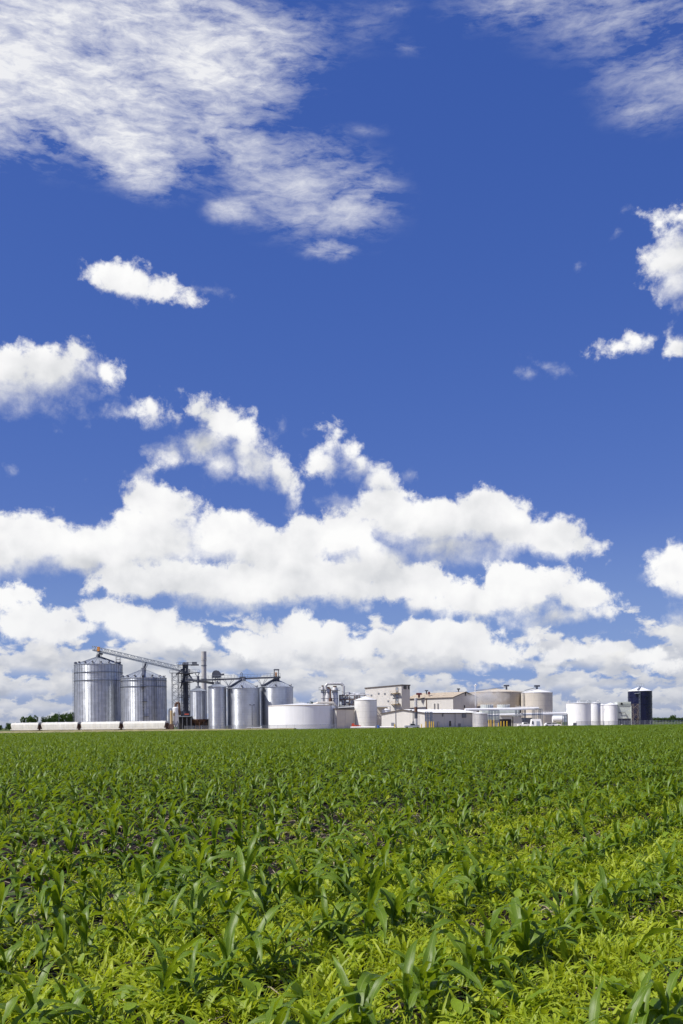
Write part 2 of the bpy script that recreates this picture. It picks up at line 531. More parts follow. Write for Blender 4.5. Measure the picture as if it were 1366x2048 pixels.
M['rust'] = material('rusty_steel', (.13, .075, .055), .8, .1, .3, 1.1)
M['white'] = material('white_tank_paint', (.84, .85, .86), .42, 0, .03, .12, streak=.05, dirt=(.55, .54, .50), dirt_amt=.10)
M['white_clean'] = material('bright_white_paint', (.85, .85, .85), .45, 0, .03, .2, streak=.03)
M['car_white'] = material('aged_white_hopper_paint', (.66, .645, .59), .5, 0, .08, .3, streak=.16, dirt=(.36, .30, .22), dirt_amt=.45)
M['roof_white'] = material('white_metal_roof', (.74, .74, .73), .5, 0, .05, .3, streak=.05)
M['wall'] = material('light_grey_metal_siding', (.58, .56, .53), .6, 0, .04, .2, streak=.06, course=0, dirt_amt=.10, dirt=(.38, .33, .27))
M['wall_warm'] = material('tan_metal_siding', (.66, .60, .52), .6, 0, .04, .2, streak=.05)
M['beige'] = material('beige_tank_paint', (.62, .57, .495), .55, 0, .05, .16, streak=.08, course=2.4, dirt=(.33, .27, .2), dirt_amt=.22)
M['pale_tank'] = material('pale_grey_tank_paint', (.70, .685, .65), .5, 0, .04, .16, streak=.06, course=2.4, dirt=(.45, .40, .33), dirt_amt=.15)
M['brownstain'] = material('stained_brown_tank_paint', (.50, .43, .345), .6, 0, .08, .16, streak=.14, course=2.4, dirt=(.26, .19, .13), dirt_amt=.45)
M['tanroof'] = material('tan_metal_roof', (.50, .42, .31), .6, 0, .06, .2, streak=.04)
M['trim'] = material('dark_roof_trim', (.10, .085, .08), .6, 0, .1, .6)
M['navy'] = material('navy_enamel_shell', (.008, .010, .040), .30, 0, .15, .3, streak=.08)
M['stainless'] = material('stainless_vessel', (.56, .55, .55), .5, .3, .10, .5, streak=.1, course=1.6)
M['yellow'] = material('yellow_safety_paint', (.70, .46, .04), .55, 0, .08, 2)
M['orange'] = material('orange_motor_paint', (.62, .27, .07), .5, 0, .08, 2)
M['red'] = material('red_machine_paint', (.55, .09, .05), .5, 0, .08, 2)
M['maroon'] = material('maroon_vent_paint', (.13, .02, .025), .6, 0, .1, 2)
M['blue'] = material('blue_drum_paint', (.05, .12, .35), .5, 0, .08, 2)
M['bluesteel'] = material('blue_grey_frame_paint', (.12, .15, .22), .5, .2, .12, 2)
M['concrete'] = material('pale_concrete', (.42, .40, .36), .85, 0, .12, .5, bump=.2)
M['glass'] = material('dark_window_glass', (.02, .025, .03), .12, 0, .05, 1, spec=.6)
M['rubber'] = material('black_rubber', (.02, .02, .02), .8, 0, .1, 3)
M['louvre'] = material('pale_green_grey_louvre', (.58, .62, .58), .6, 0, .05, .4, streak=.05)
M['stack_grey'] = material('weathered_stack_paint', (.50, .48, .46), .65, .1, .06, .4, streak=.12)
M['scaffold'] = material('weathered_scaffold', (.24, .20, .16), .7, .2, .15, 1)
M['tank_roof'] = material('stained_cream_roof', (.58, .51, .40), .6, 0, .10, .25, dirt_amt=.4, dirt=(.36, .26, .16))
M['duct'] = material('tan_duct_paint', (.45, .33, .17), .6, 0, .1, .8)

# ------------------------------------------------------------------ the ground
def ground_mat():
    m = bpy.data.materials.new('grass_and_bare_earth'); m.use_nodes = True
    t = m.node_tree; B = NB(t); bs = t.nodes['Principled BSDF']
    tc = t.nodes.new('ShaderNodeTexCoord').outputs['Object']
    a = B.noise(tc, .018, 6, .6); b = B.noise(tc, .6, 5, .65)
    col = B.ramp(a, [(.35, (.045, .085, .02)), (.5, (.085, .115, .035)), (.62, (.14, .13, .06))])
    col = B.mix(B.step(b, .4, .7, 0, .35), col, (.05, .07, .02))
    B.put(bs.inputs['Base Color'], col); bs.inputs['Roughness'].default_value = .95
    bs.inputs['Specular IOR Level'].default_value = .1
    return m


g = MB().poly([(-9000, -3000, -.03), (9000, -3000, -.03), (9000, 15000, -.03), (-9000, 15000, -.03)])
tag(g.build('ground', ground_mat()), 'flat grass and farm land reaching the horizon', 'ground', kind='structure')


def edge_depth(x): return 321 + .367 * x        # far edge of the corn


yard_m = material('pale_gravel_yard', (.36, .31, .23), .95, 0, .16, .12, bump=.3, spec=.1)
ym = MB().poly([(-190, edge_depth(-190) + 3, .0), (135, edge_depth(135) + 3, .0), (150, 470, .0), (120, 620, .0), (-210, 620, .0), (-240, 420, .0)])
tag(ym.build('yard', yard_m), 'pale gravel yard of the grain plant', 'yard', kind='structure')


# ------------------------------------------------------------------ grain bins
def grain_bin(label, cx, depth, rpx, eave, peak, ribs=0, rings=(), base=0.0, wall_mat='galv', vents=0, group='galvanised grain bins', legs=0, name='grain_bin', stairs=True):
    P = at(cx, 1440, depth); rad = rpx / F * depth
    ze = at(cx, eave, depth).z; zp = at(cx, peak, depth).z
    t = thing(name, label, 'grain bin', (P.x, P.y, 0), group)
    prof = []; n = max(6, int((ze - base) / 1.1))
    for i in range(n):
        z0 = base + (ze - base) * i / n; z1 = base + (ze - base) * (i + 1) / n
        prof += [(rad, z0), (rad, z1 - .10), (rad - .05, z1 - .05)]
    prof.append((rad, ze))
    MB().lathe((P.x, P.y, 0), prof, 72, close=False).build('wall', M[wall_mat], t, True)
    hr = 1.0
    rf = MB().lathe((P.x, P.y, 0), [(rad + .25, ze - .12), (rad + .25, ze), (hr, zp - .5), (hr, zp)], 48).build('roof', M['galv_roof'], t)
    MB().lathe((P.x, P.y, 0), [(hr + .15, zp - .3), (hr + .15, zp + .25), (.4, zp + .5), (.4, zp + .9)], 16).build('peak_cap', M['steel'], rf)
    nr = 28
    for i in range(nr):                                            # raised seams of the roof sheets
        a = 2 * PI * i / nr + .05
        if math.sin(a) > .35: continue
        p0 = (P.x + math.cos(a) * (rad + .2), P.y + math.sin(a) * (rad + .2), ze + .07)
        p1 = (P.x + math.cos(a) * hr, P.y + math.sin(a) * hr, zp - .43)
        MB().bar(p0, p1, .16, .16).build('roof_seam', M['galv_roof'], rf)
    if ribs:
        rib = None
        for i in range(ribs):
            a = 2 * PI * (i + .5) / ribs
            if math.sin(a) > .25: continue
            if rib is None:
                mb = MB().box((P.x + rad + .03, P.y, (base + ze) / 2), (.08, .12, ze - base - .2))
                rib = mb.build('stiffener', M['galv_dark'], t); rib.rotation_euler.z = a
            else: share(rib, t, rot=(0, 0, a))
    for ry in rings:
        z = at(cx, ry, depth).z
        MB().lathe((P.x, P.y, 0), [(rad + .02, z - .14), (rad + .30, z - .14), (rad + .30, z + .14), (rad + .02, z + .14)], 48, close=False).build('wind_ring', M['galv_dark'], t)
    for i in range(vents):
        a = PI + PI * (i + .5) / vents
        rr = rad * .93; zz = ze + (zp - ze) * .09
        c = (P.x + math.cos(a) * rr, P.y + math.sin(a) * rr, zz)
        v = MB().tube(c, (c[0], c[1], zz + .75), .30, n=8).tube((c[0], c[1], zz + .7), (c[0] + math.cos(a) * .9, c[1] + math.sin(a) * .9, zz + .5), .3, .42, 8)
        v.build('roof_vent', M['steel'], rf)
    if legs:
        for i in range(legs):
            a = 2 * PI * (i + .5) / legs
            x, y = P.x + math.cos(a) * rad * .96, P.y + math.sin(a) * rad * .96
            MB().bar((x, y, 0), (x, y, base + .6), .28).build('leg', M['rust'], t)
        MB().lathe((P.x, P.y, 0), [(rad, base), (.5, base - 2.8), (.5, base - 3.2)], 32).build('hopper_cone', M['rust'], t, True)
        MB().lathe((P.x, P.y, 0), [(rad + .01, base - .02), (rad + .22, base - .02), (rad + .22, base + .35), (rad + .01, base + .35)], 40, close=False).build('ring_beam', M['rust'], t)
    else:
        MB().lathe((P.x, P.y, 0), [(rad + .5, -.02), (rad + .5, .35), (rad + .03, .36)], 48, close=False).build('foundation', M['concrete'], t)
    return t, P, rad, ze, zp


def ladder(t, P, rad, ang, z0, z1, mat='steel', cage=True, name='ladder'):
    """caged ladder up the shell at an angle"""
    ca, sa = math.cos(ang), math.sin(ang)
    mb = MB()
    for s in (-.28, .28):
        mb.bar((P.x + ca * (rad + .35) - sa * s, P.y + sa * (rad + .35) + ca * s, z0), (P.x + ca * (rad + .35) - sa * s, P.y + sa * (rad + .35) + ca * s, z1), .10)
    k = int((z1 - z0) / .6)
    for i in range(k):
        z = z0 + .6 * i + .3
        mb.bar((P.x + ca * (rad + .35) - sa * .28, P.y + sa * (rad + .35) + ca * .28, z), (P.x + ca * (rad + .35) + sa * .28, P.y + sa * (rad + .35) - ca * .28, z), .06)
    o = mb.build(name, M[mat], t)
    if cage:
        mc = MB()
        for i in range(int((z1 - z0 - 2) / 1.5)):
            z = z0 + 2.2 + 1.5 * i
            pts = [(P.x + ca * (rad + .35 + .75 * math.sin(q)) - sa * .42 * math.cos(q), P.y + sa * (rad + .35 + .75 * math.sin(q)) + ca * .42 * math.cos(q), z) for q in (0, PI / 4, PI / 2, 3 * PI / 4, PI)]
            for j in range(4): mc.bar(pts[j], pts[j + 1], .07)
        for q in (PI / 4, PI / 2, 3 * PI / 4):
            x, y = P.x + ca * (rad + .35 + .75 * math.sin(q)) - sa * .42 * math.cos(q), P.y + sa * (rad + .35 + .75 * math.sin(q)) + ca * .42 * math.cos(q)
            mc.bar((x, y, z0 + 2.2), (x, y, z1), .05)
        mc.build('safety_cage', M[mat], o)
    return o


b1, P1, r1, e1, k1 = grain_bin('tall ribbed galvanised grain bin under the raised end of the sloping conveyor', 198, 484, 47, 1330, 1312, 44, (1346, 1362), vents=9)
ladder(b1, P1, r1, R(182), 1, e1 - 2)
MB().bar((P1.x + 2, P1.y - 2, k1 - .6), (P1.x + r1 * .98, P1.y - r1 * .2, e1 + .35), .5, .4).build('roof_stair', M['steel'], b1)
sp = MB()
for dx, dy in ((0, 0), (1.9, 0), (0, 1.6), (1.9, 1.6)):
    sp.bar((P1.x + r1 - 2.2 + dx, P1.y - 3 + dy, e1 - .5), (P1.x + r1 - 2.2 + dx, P1.y - 3 + dy, e1 + 3.7), .13)
for z in (1.2, 2.4, 3.6):
    sp.bar((P1.x + r1 - 2.2, P1.y - 3, e1 + z), (P1.x + r1 - .3, P1.y - 3, e1 + z), .10).bar((P1.x + r1 - 2.2, P1.y - 1.4, e1 + z), (P1.x + r1 - .3, P1.y - 1.4, e1 + z), .10)
sp.build('eave_platform', M['steel'], b1)
b2, P2, r2, e2, k2 = grain_bin('shorter ribbed galvanised grain bin with a dark zigzag stair on its front', 288, 474, 45, 1357, 1337, 52, (1362, 1374), vents=8)
a2 = R(-80)
ladder(b2, P2, r2, a2, 1, e2, 'dark')
for zf, off in ((.82, 0), (.55, .6), (.27, 1.3)):
    z = e2 * zf; aa = a2 + off / r2
    MB().box((P2.x + math.cos(aa) * (r2 + .9), P2.y + math.sin(aa) * (r2 + .9), z), (2.3, 1.5, .18), aa + PI / 2).box((P2.x + math.cos(aa) * (r2 + 1.55), P2.y + math.sin(aa) * (r2 + 1.55), z + 1.0), (2.3, .1, .12), aa + PI / 2).build('landing', M['dark'], b2)
MB().bar((P2.x + math.cos(a2) * 1.2, P2.y + math.sin(a2) * 1.2, k2 - .2), (P2.x + math.cos(a2) * (r2 + .3), P2.y + math.sin(a2) * (r2 + .3), e2 + .55), 1.1, .7).build('roof_stair', M['dark'], b2)
b3, P3, r3, e3, k3 = grain_bin('small ribbed hopper bin standing on rust red legs', 397, 452, 16.5, 1382, 1374, 18, (), base=at(397, 1440, 452).z, vents=0, legs=12, name='hopper_bin')
MB().tube((P3.x, P3.y, k3), (P3.x, P3.y, at(397, 1352, 452).z), .35, n=10).build('fill_spout', M['dark'], b3)
b4, P4, r4, e4, k4 = grain_bin('slim smooth galvanised silo topped by a dark rounded conveyor head', 435, 446, 18, 1374, 1366, 0, (), wall_mat='galv_ring')
b5, P5, r5, e5, k5 = grain_bin('galvanised silo with horizontal rings behind the tall light pole', 487.5, 450, 32.5, 1377, 1359.5, 0, (), wall_mat='galv_ring', vents=3)
b6, P6, r6, e6, k6 = grain_bin('galvanised silo half hidden by the wide white tank', 554, 456, 33, 1374.5, 1358.5, 0, (), wall_mat='galv_ring', vents=3)
for b_, P_, r_, e_, k_ in ((b5, P5, r5, e5, k5), (b6, P6, r6, e6, k6)):
    aa = R(222)
    MB().bar((P_.x + math.cos(aa) * 1.0, P_.y + math.sin(aa) * 1.0, k_ + .1), (P_.x + math.cos(aa) * (r_ + .2), P_.y + math.sin(aa) * (r_ + .2), e_ + .7), .9, .6).build('roof_stair', M['dark'], b_)
    MB().box((P_.x + math.cos(aa) * (r_ + .8), P_.y + math.sin(aa) * (r_ + .8), e_ - .2), (2.4, 1.4, .2), aa + PI / 2).box((P_.x + math.cos(aa) * (r_ + 1.4), P_.y + math.sin(aa) * (r_ + 1.4), e_ + .8), (2.4, .1, .12), aa + PI / 2).build('eave_platform', M['dark'], b_)
ladder(b6, P6, r6, R(222), .5, e6, 'dark')
for (b_, P_, r_) in ((b4, P4, r4),):
    MB().box((P_.x - r_ * .6, P_.y - r_ * .75, at(425, 1374, 446).z), (2.6, 1.4, .2), R(-35)).build('eave_platform', M['dark'], b_)


# ------------------------------------------------------------------ sloping truss conveyor
def truss(t, A, B, w, h, n, mat='steel_light', wchord=.26, wbrace=.13, deck=True):
    A, B = Vector(A), Vector(B); d = (B - A).normalized()
    s = d.cross(Vector((0, 0, 1))).normalized() * (w / 2); u = Vector((0, 0, h))
    for (q, nm) in ((-s, 'lower_chord'), (s, 'lower_chord'), (-s + u, 'upper_chord'), (s + u, 'upper_chord')):
        MB().bar(A + q, B + q, wchord).build(nm, M[mat], t)
    L = (B - A).length
    for i in range(n):
        p0 = A + d * (L * i / n); p1 = A + d * (L * (i + 1) / n)
        mb = MB()
        for q in (-s, s):
            mb.bar(p0 + q, p0 + q + u, wbrace)
            if i % 2: mb.bar(p0 + q, p1 + q + u, wbrace)
            else: mb.bar(p0 + q + u, p1 + q, wbrace)
        mb.bar(p0 - s, p0 + s, wbrace).bar(p0 - s + u, p0 + s + u, wbrace)
        mb.build('truss_brace', M[mat], t)
    if deck:
        MB().bar(A + u * .16, B + u * .16, w * .5, h * .30).build('conveyor_trough', M[mat], t)
        MB().bar(A + s * .7 + u * .05, B + s * .7 + u * .05, w * .35, .1).build('walkway', M['steel'], t)


cA = at(187, 1301.5, 482); cB = at(366, 1344, 470)
cv = thing('sloping_conveyor', 'long sloping lattice truss conveyor running over the two ribbed bins', 'conveyor', (cA.x, cA.y, cA.z))
truss(cv, cA, cB, 2.4, 2.2, 27)
hd = at(198, 1299.5, 481)
m_ = MB().box(hd + Vector((0, -.9, .3)), (1.2, 1.0, 2.1)); m_.build('drive_motor', M['orange'], cv)
MB().box(at(201.5, 1306, 481), (1.6, 2.2, 1.6)).build('head_box', M['dark'], cv)
ch = MB()
ch.tube(at(199, 1305, 483), at(198, 1312.5, 484), .5, .45, 10)
for dx in (-5, 5): ch.bar(at(198 + dx, 1313.5, 484), at(198 + dx * .6, 1303, 482), .2)
ch.build('discharge_chute', M['dark'], cv)
c2_ = MB().tube(at(292, 1325, 474), at(288, 1337, 474), .55, .5, 10)
for dx in (-5, 6): c2_.bar(at(288 + dx * .5, 1338, 474), at(291 + dx, 1326, 474), .18)
c2_.build('discharge_chute', M['dark'], cv)

# ------------------------------------------------------------------ elevator tower and bridge conveyors
def lattice(mb, c, w, dpt, z0, z1, n, wc=.22, wb=.12):
    cs = [Vector((c[0] + sx * w / 2, c[1] + sy * dpt / 2, 0)) for sx, sy in ((-1, -1), (1, -1), (1, 1), (-1, 1))]
    Z = lambda p, z: Vector((p.x, p.y, z))
    for p in cs: mb.bar(Z(p, z0), Z(p, z1), wc)
    for i in range(n):
        za, zb = z0 + (z1 - z0) * i / n, z0 + (z1 - z0) * (i + 1) / n
        for k in range(4):
            p, q = cs[k], cs[(k + 1) % 4]
            mb.bar(Z(p, zb), Z(q, zb), wb)
            if (i + k) % 2: mb.bar(Z(p, za), Z(q, zb), wb)
            else: mb.bar(Z(q, za), Z(p, zb), wb)
    return mb


DT = 462
tw = at(372, 1440, DT)
el = thing('bucket_elevator', 'dark bucket elevator tower crowned with twin rounded heads', 'elevator', (tw.x, tw.y, 0))
zt = at(372, 1321, DT).z
for dx in (-.66, .66):
    MB().box((tw.x + dx, tw.y, (zt - 3.5) / 2), (1.0, 1.2, zt - 3.5)).build('elevator_trunk', M['dark'], el)
    hm = MB()
    ring = [(math.cos(a) * 1.05, math.sin(a) * 1.05) for a in [PI * i / 8 for i in range(9)]]
    pts = [(tw.x + dx - .52, tw.y + x, zt - 1.9 + z * 1.1) for x, z in ring] + [(tw.x + dx - .52, tw.y - 1.05, zt - 3.6), (tw.x + dx - .52, tw.y + 1.05, zt - 3.6)]
    hm.slab(pts, (1.04, 0, 0)).build('elevator_head', M['dark'], el)
MB().box((tw.x, tw.y + .5, (zt - 5) / 2), (.36, .5, zt - 5)).build('service_duct', M['dark'], el)
fr = lattice(MB(), (tw.x, tw.y), 3.5, 3.4, 0, zt - 4.0, 16, .20, .11); fr.build('support_frame', M['dark'], el)
for (py, hw) in ((1330, 3.6), (1347, 3.2), (1365, 2.9), (1395, 2.8)):
    z = at(372, py, DT).z
    pm = MB().box((tw.x, tw.y, z), (hw * 2, 4.6, .2))
    for sy in (-2.3, 2.3):
        pm.bar((tw.x - hw, tw.y + sy, z + 1.1), (tw.x + hw, tw.y + sy, z + 1.1), .1)
        for k in range(5):
            x = tw.x - hw + hw * 2 * k / 4; pm.bar((x, tw.y + sy, z), (x, tw.y + sy, z + 1.1), .09)
    pm.build('platform', M['dark'], el)
MB().box((tw.x + 4.2, tw.y, at(372, 1326, DT).z), (2.2, .9, .9)).tube((tw.x + 2.5, tw.y, at(372, 1330, DT).z), (tw.x + 6.2, tw.y, at(372, 1330, DT).z), .35, n=8).build('drive_motor', M['dark'], el)
MB().box((tw.x, tw.y - .3, at(372, 1434, DT).z), (4.4, 3.4, 5.2)).build('boot_box', M['dark'], el)
for (q0, q1) in (((366, 1338), (352, 1349)), ((375, 1345), (388, 1364)), ((369, 1350), (361, 1377))):
    MB().tube(at(*q0, DT - 1), at(*q1, DT - 1), .38, n=8).build('spout', M['dark'], el)

st = at(351, 1440, 458)
stt = thing('stair_tower', 'slender open lattice stair tower beside the dark bucket elevator', 'tower', (st.x, st.y, 0))
zs = at(351, 1346, 458).z
lattice(MB(), (st.x, st.y), 2.7, 2.7, 0, zs, 15, .16, .09).build('lattice_frame', M['steel'], stt)
for i in range(14):
    z = zs * (i + .5) / 15; s_ = 1 if i % 2 else -1
    MB().bar((st.x - 1.2 * s_, st.y - .6, z), (st.x + 1.2 * s_, st.y - .6, z + zs / 15), .5, .14).build('stair_flight', M['steel'], stt)
tp = MB().box((st.x + .8, st.y, zs), (6.0, 3.0, .16))
for k in range(5): tp.bar((st.x - 2.2 + 1.5 * k, st.y - 1.5, zs), (st.x - 2.2 + 1.5 * k, st.y - 1.5, zs + 1.2), .08)
tp.bar((st.x - 2.2, st.y - 1.5, zs + 1.2), (st.x + 3.8, st.y - 1.5, zs + 1.2), .08)
tp.build('top_platform', M['dark'], stt)
st2 = at(361, 1440, 464)
s2t = thing('support_tower', 'thin lattice support mast between the stair tower and the elevator', 'tower', (st2.x, st2.y, 0))
lattice(MB(), (st2.x, st2.y), 1.1, 1.1, 0, at(361, 1342, 464).z, 20, .13, .08).build('lattice_mast', M['steel'], s2t)
MB().bar((st2.x, st2.y, at(361, 1385, 464).z), (tw.x - 2, tw.y, at(361, 1377, 464).z), .16).build('brace', M['steel'], s2t)

bA, bB = at(372, 1361.5, 455), at(561, 1354.5, 455)
br = thing('bridge_conveyor', 'level bridge conveyor with handrail crossing above the smooth silos', 'conveyor', (bA.x, bA.y, bA.z))
MB().bar(bA, bB, 1.6, .75).build('conveyor_trough', M['dark'], br)
MB().bar(bA + Vector((0, -1.3, -.3)), bB + Vector((0, -1.3, -.3)), 1.0, .12).build('walkway', M['steel'], br)
for dz in (1.0, 1.9):
    MB().bar(bA + Vector((0, -1.7, dz - .2)), bB + Vector((0, -1.7, dz - .2)), .12).build('handrail', M['steel_light'], br)
for k in range(30):
    p = bA.lerp(bB, k / 29) + Vector((0, -1.7, -.3)); MB().bar(p, p + Vector((0, 0, 2.0)), .10).build('rail_post', M['steel'], br)
for px in (457, 524):
    top = at(px, 1359 - (px - 457) * .037, 455); foot = at(px, 1371, 455)
    vm = MB()
    for dx in (-11, -6.5, 6.5, 11): vm.bar(foot + Vector((dx * .02, 0, 0)), at(px + dx, 1359.5 - (px - 457) * .03, 455), .16)
    vm.bar(foot, foot - Vector((0, 0, foot.z)), .22)
    vm.build('trestle', M['steel'], br)
hm = at(433, 1351, 455)
ring = [(math.cos(PI * i / 8) * 1.4, math.sin(PI * i / 8) * 1.2) for i in range(9)]
hb = MB()
for dx in (-.5,): hb.slab([(hm.x + dx, hm.y + x, hm.z + 1.0 + z) for x, z in ring] + [(hm.x + dx, hm.y - 1.4, hm.z - 1.2), (hm.x + dx, hm.y + 1.4, hm.z - 1.2)], (1.45, 0, 0))
hb.slab([(hm.x - 1.5 + math.cos(PI * i / 10) * 1.9 + 1.5, hm.y - 1.5, hm.z + .4 + math.sin(PI * i / 10) * 1.9) for i in range(11)] + [(hm.x - 1.9, hm.y - 1.5, hm.z - 1), (hm.x + 1.9, hm.y - 1.5, hm.z - 1)], (0, 3, 0))
hb.tube((hm.x + 1.8, hm.y - 1, hm.z + .3), (hm.x + 3.6, hm.y - 1, hm.z + .5), .4, n=8)
hb.build('conveyor_head', M['dark'], br)
for dx in (-1.7, -.6, .6, 1.5): MB().bar((hm.x + dx, hm.y, hm.z - 1), (hm.x + dx * 1.1, hm.y, k4 - .3), .3).build('spout', M['dark'], br)
mt = at(552.5, 1350, 455)
MB().box(mt + Vector((0, -1.2, .2)), (.9, .8, 1.8)).build('drive_motor', M['orange'], br)
fm = MB()
for px in (548.5, 557):
    for dy in (-1.2, 1.2): fm.bar(at(px, 1358, 455) + Vector((0, dy, 0)), at(px, 1340, 455) + Vector((0, dy, 0)), .2)
for dy in (-1.2, 1.2): fm.bar(at(548.5, 1340, 455) + Vector((0, dy, 0)), at(557, 1340, 455) + Vector((0, dy, 0)), .25)
fm.box(at(553, 1339.5, 455), (2.4, 2.6, .5)); fm.build('motor_frame', M['dark'], br)
MB().pipe([at(482, 1353, 455), at(481.5, 1346, 455), at(483.5, 1345, 455), at(485, 1348, 455), at(485, 1354, 455)], .13, 6).build('hoist_hoop', M['dark'], br)
for px in (485, 553): MB().box(at(px, 1357, 455), (2.6, 2.2, 1.7)).tube(at(px, 1357, 455), at(px, 1361, 455), .5, n=8).build('gate_box', M['dark'], br)
lc = thing('lower_conveyor', 'short dark enclosed conveyor between elevator and slim silo', 'conveyor', tuple(at(378, 1362, 457)))
MB().bar(at(374, 1359, 457), at(428, 1366.5, 457), 1.3, 1.1).build('conveyor_trough', M['dark'], lc)
MB().tube(at(396, 1352, 457), at(396, 1366, 457), .6, n=8).build('drop_box', M['dark'], lc)
uc = thing('upper_walkway', 'railed service walkway reaching out from the elevator above the hopper bin', 'walkway', tuple(at(377, 1347, 460)))
MB().bar(at(376, 1346.5, 460), at(399, 1345, 460), 1.8, .3).build('deck', M['dark'], uc)
um = MB()
for k in range(6):
    p = at(377 + 22 * k / 5, 1346, 459); um.bar(p, p + Vector((0, 0, 1.5)), .09)
um.bar(at(377, 1346, 459) + Vector((0, 0, 1.5)), at(399, 1345, 459) + Vector((0, 0, 1.5)), .1); um.build('handrail', M['steel'], uc)
for (x0, y0, x1, y1) in ((399, 1346, 395, 1352), (390, 1346, 396, 1357), (378, 1351, 386, 1361), (398, 1346, 394, 1358)): MB().bar(at(x0, y0, 460), at(x1, y1, 459), .2).build('strut', M['dark'], uc)

# ------------------------------------------------------------------ chimney
cp = at(409, 1440, 500); zc = at(409, 1303, 500).z
ck = thing('chimney', 'tall plain grey steel chimney rising behind the hopper bin', 'chimney', (cp.x, cp.y, 0))
MB().lathe((cp.x, cp.y, 0), [(1.3, 0), (1.22, zc - 4.6)], 28, close=False).build('stack', M['stack_grey'], ck, True)
MB().lathe((cp.x, cp.y, 0), [(1.22, zc - 4.7), (1.34, zc - 4.6), (1.34, zc), (1.05, zc), (1.05, zc - 1.0), (0, zc - 1.0)], 28, close=False).build('stack_top', M['stack_grey'], ck, True)
for py in (1331, 1358, 1385): z = at(409, py, 500).z; MB().lathe((cp.x, cp.y, 0), [(1.2, z - .15), (1.42, z - .15), (1.42, z + .15), (1.2, z + .15)], 24, close=False).build('stack_band', M['steel'], ck)

# ------------------------------------------------------------------ unloading plant by the elevator
sh = thing('unloading_shed', 'low dark open unloading shed at the foot of the elevator', 'shed', tuple(at(370, 1457.5, 448)) [:2] + (0,))
c0 = at(370, 1457, 448)
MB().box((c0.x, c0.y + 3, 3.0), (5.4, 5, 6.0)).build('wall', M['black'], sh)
MB().box((c0.x - .5, c0.y + 2.6, 6.2), (6.8, 7, .35)).build('roof', M['steel_light'], sh)
for dx in (-2.9, -1, 1, 2.9): MB().bar((c0.x + dx, c0.y - .6, 0), (c0.x + dx, c0.y - .6, 6.1), .22).build('post', M['steel'], sh)
MB().box((c0.x + .9, c0.y - .4, 7.2), (1.9, .8, .45)).build('red_hood', M['red'], sh)
s3 = at(377, 1457, 455)
sh2 = thing('plant_shed', 'dark shed behind the rust red bin legs', 'shed', (s3.x + 3, s3.y + 6, 0))
MB().box((s3.x + 5.5, s3.y + 8, 2.4), (13, 4, 4.8)).build('wall', M['black'], sh2)
MB().box((s3.x + 5.5, s3.y + 8, 4.95), (13.6, 4.6, .3)).build('roof', M['steel'], sh2)
vt = at(351.5, 1457, 440)
v1 = thing('white_separator', 'white upright dust separator with cone foot and rusty duct on top', 'separator', (vt.x, vt.y, 0))
zt1, zb1 = at(351, 1414, 440).z, at(351, 1444, 440).z
MB().lathe((vt.x, vt.y, 0), [(.5, zb1 - 2.2), (1.25, zb1), (1.3, zt1 - .4), (.9, zt1)], 24).build('vessel', M['white'], v1, True)
MB().pipe([(vt.x, vt.y, zt1 - .2), (vt.x + .1, vt.y, zt1 + 1.6), (vt.x + 1.6, vt.y, zt1 + 1.9), (vt.x + 1.9, vt.y, zb1 + 3)], .55, 10).build('duct', M['rust'], v1)
for dx, dy in ((-1, -1), (1, -1), (1, 1), (-1, 1)): MB().bar((vt.x + dx * 1.2, vt.y + dy * 1.2, 0), (vt.x + dx * 1.0, vt.y + dy * 1.0, zb1 + .4), .2).build('leg', M['steel_light'], v1)
MB().bar((vt.x - 1.2, vt.y - 1.2, 0), (vt.x + 1.1, vt.y - 1.1, zb1), .14).bar((vt.x + 1.2, vt.y - 1.2, 0), (vt.x - 1.1, vt.y - 1.1, zb1), .14).build('cross_brace', M['steel_light'], v1)
MB().box((vt.x - .5, vt.y - 1.35, (zt1 + zb1) / 2), (.7, .3, 1.2)).build('control_box', M['duct'], v1)
v_ = at(341.5, 1457, 438)
v2 = thing('cyclone_duct', 'tan and grey upright duct with bent top next to the white separator', 'duct', (v_.x, v_.y, 0))
z2 = at(341, 1421, 438).z
MB().tube((v_.x + .35, v_.y, 2.6), (v_.x + .35, v_.y, z2), .62, n=16).build('duct', M['duct'], v2, True)
MB().pipe([(v_.x - .75, v_.y, 2.6), (v_.x - .75, v_.y, z2), (v_.x - .4, v_.y, z2 + .8), (v_.x + .3, v_.y, z2 + .85), (v_.x + .6, v_.y, z2)], .34, 10).build('return_pipe', M['steel_light'], v2, True)
MB().box((v_.x, v_.y, 1.5), (2.6, 2, 2.6)).build('fan_housing', M['rust'], v2)
MB().box((v_.x, v_.y, .1), (3.2, 2.6, .24)).build('base', M['concrete'], v2)

# ------------------------------------------------------------------ hopper cars on the siding
T0, T1 = at(24, 1460, 436), at(336, 1460, 404)
T0.z = T1.z = 0.0
tdir = (T1 - T0).normalized(); tside = Vector((-tdir.y, tdir.x, 0))


def on_track(px):
    k = (px - 683) / F
    s = (k * T0.y - T0.x) / (tdir.x - k * tdir.y)
    return T0 + tdir * s


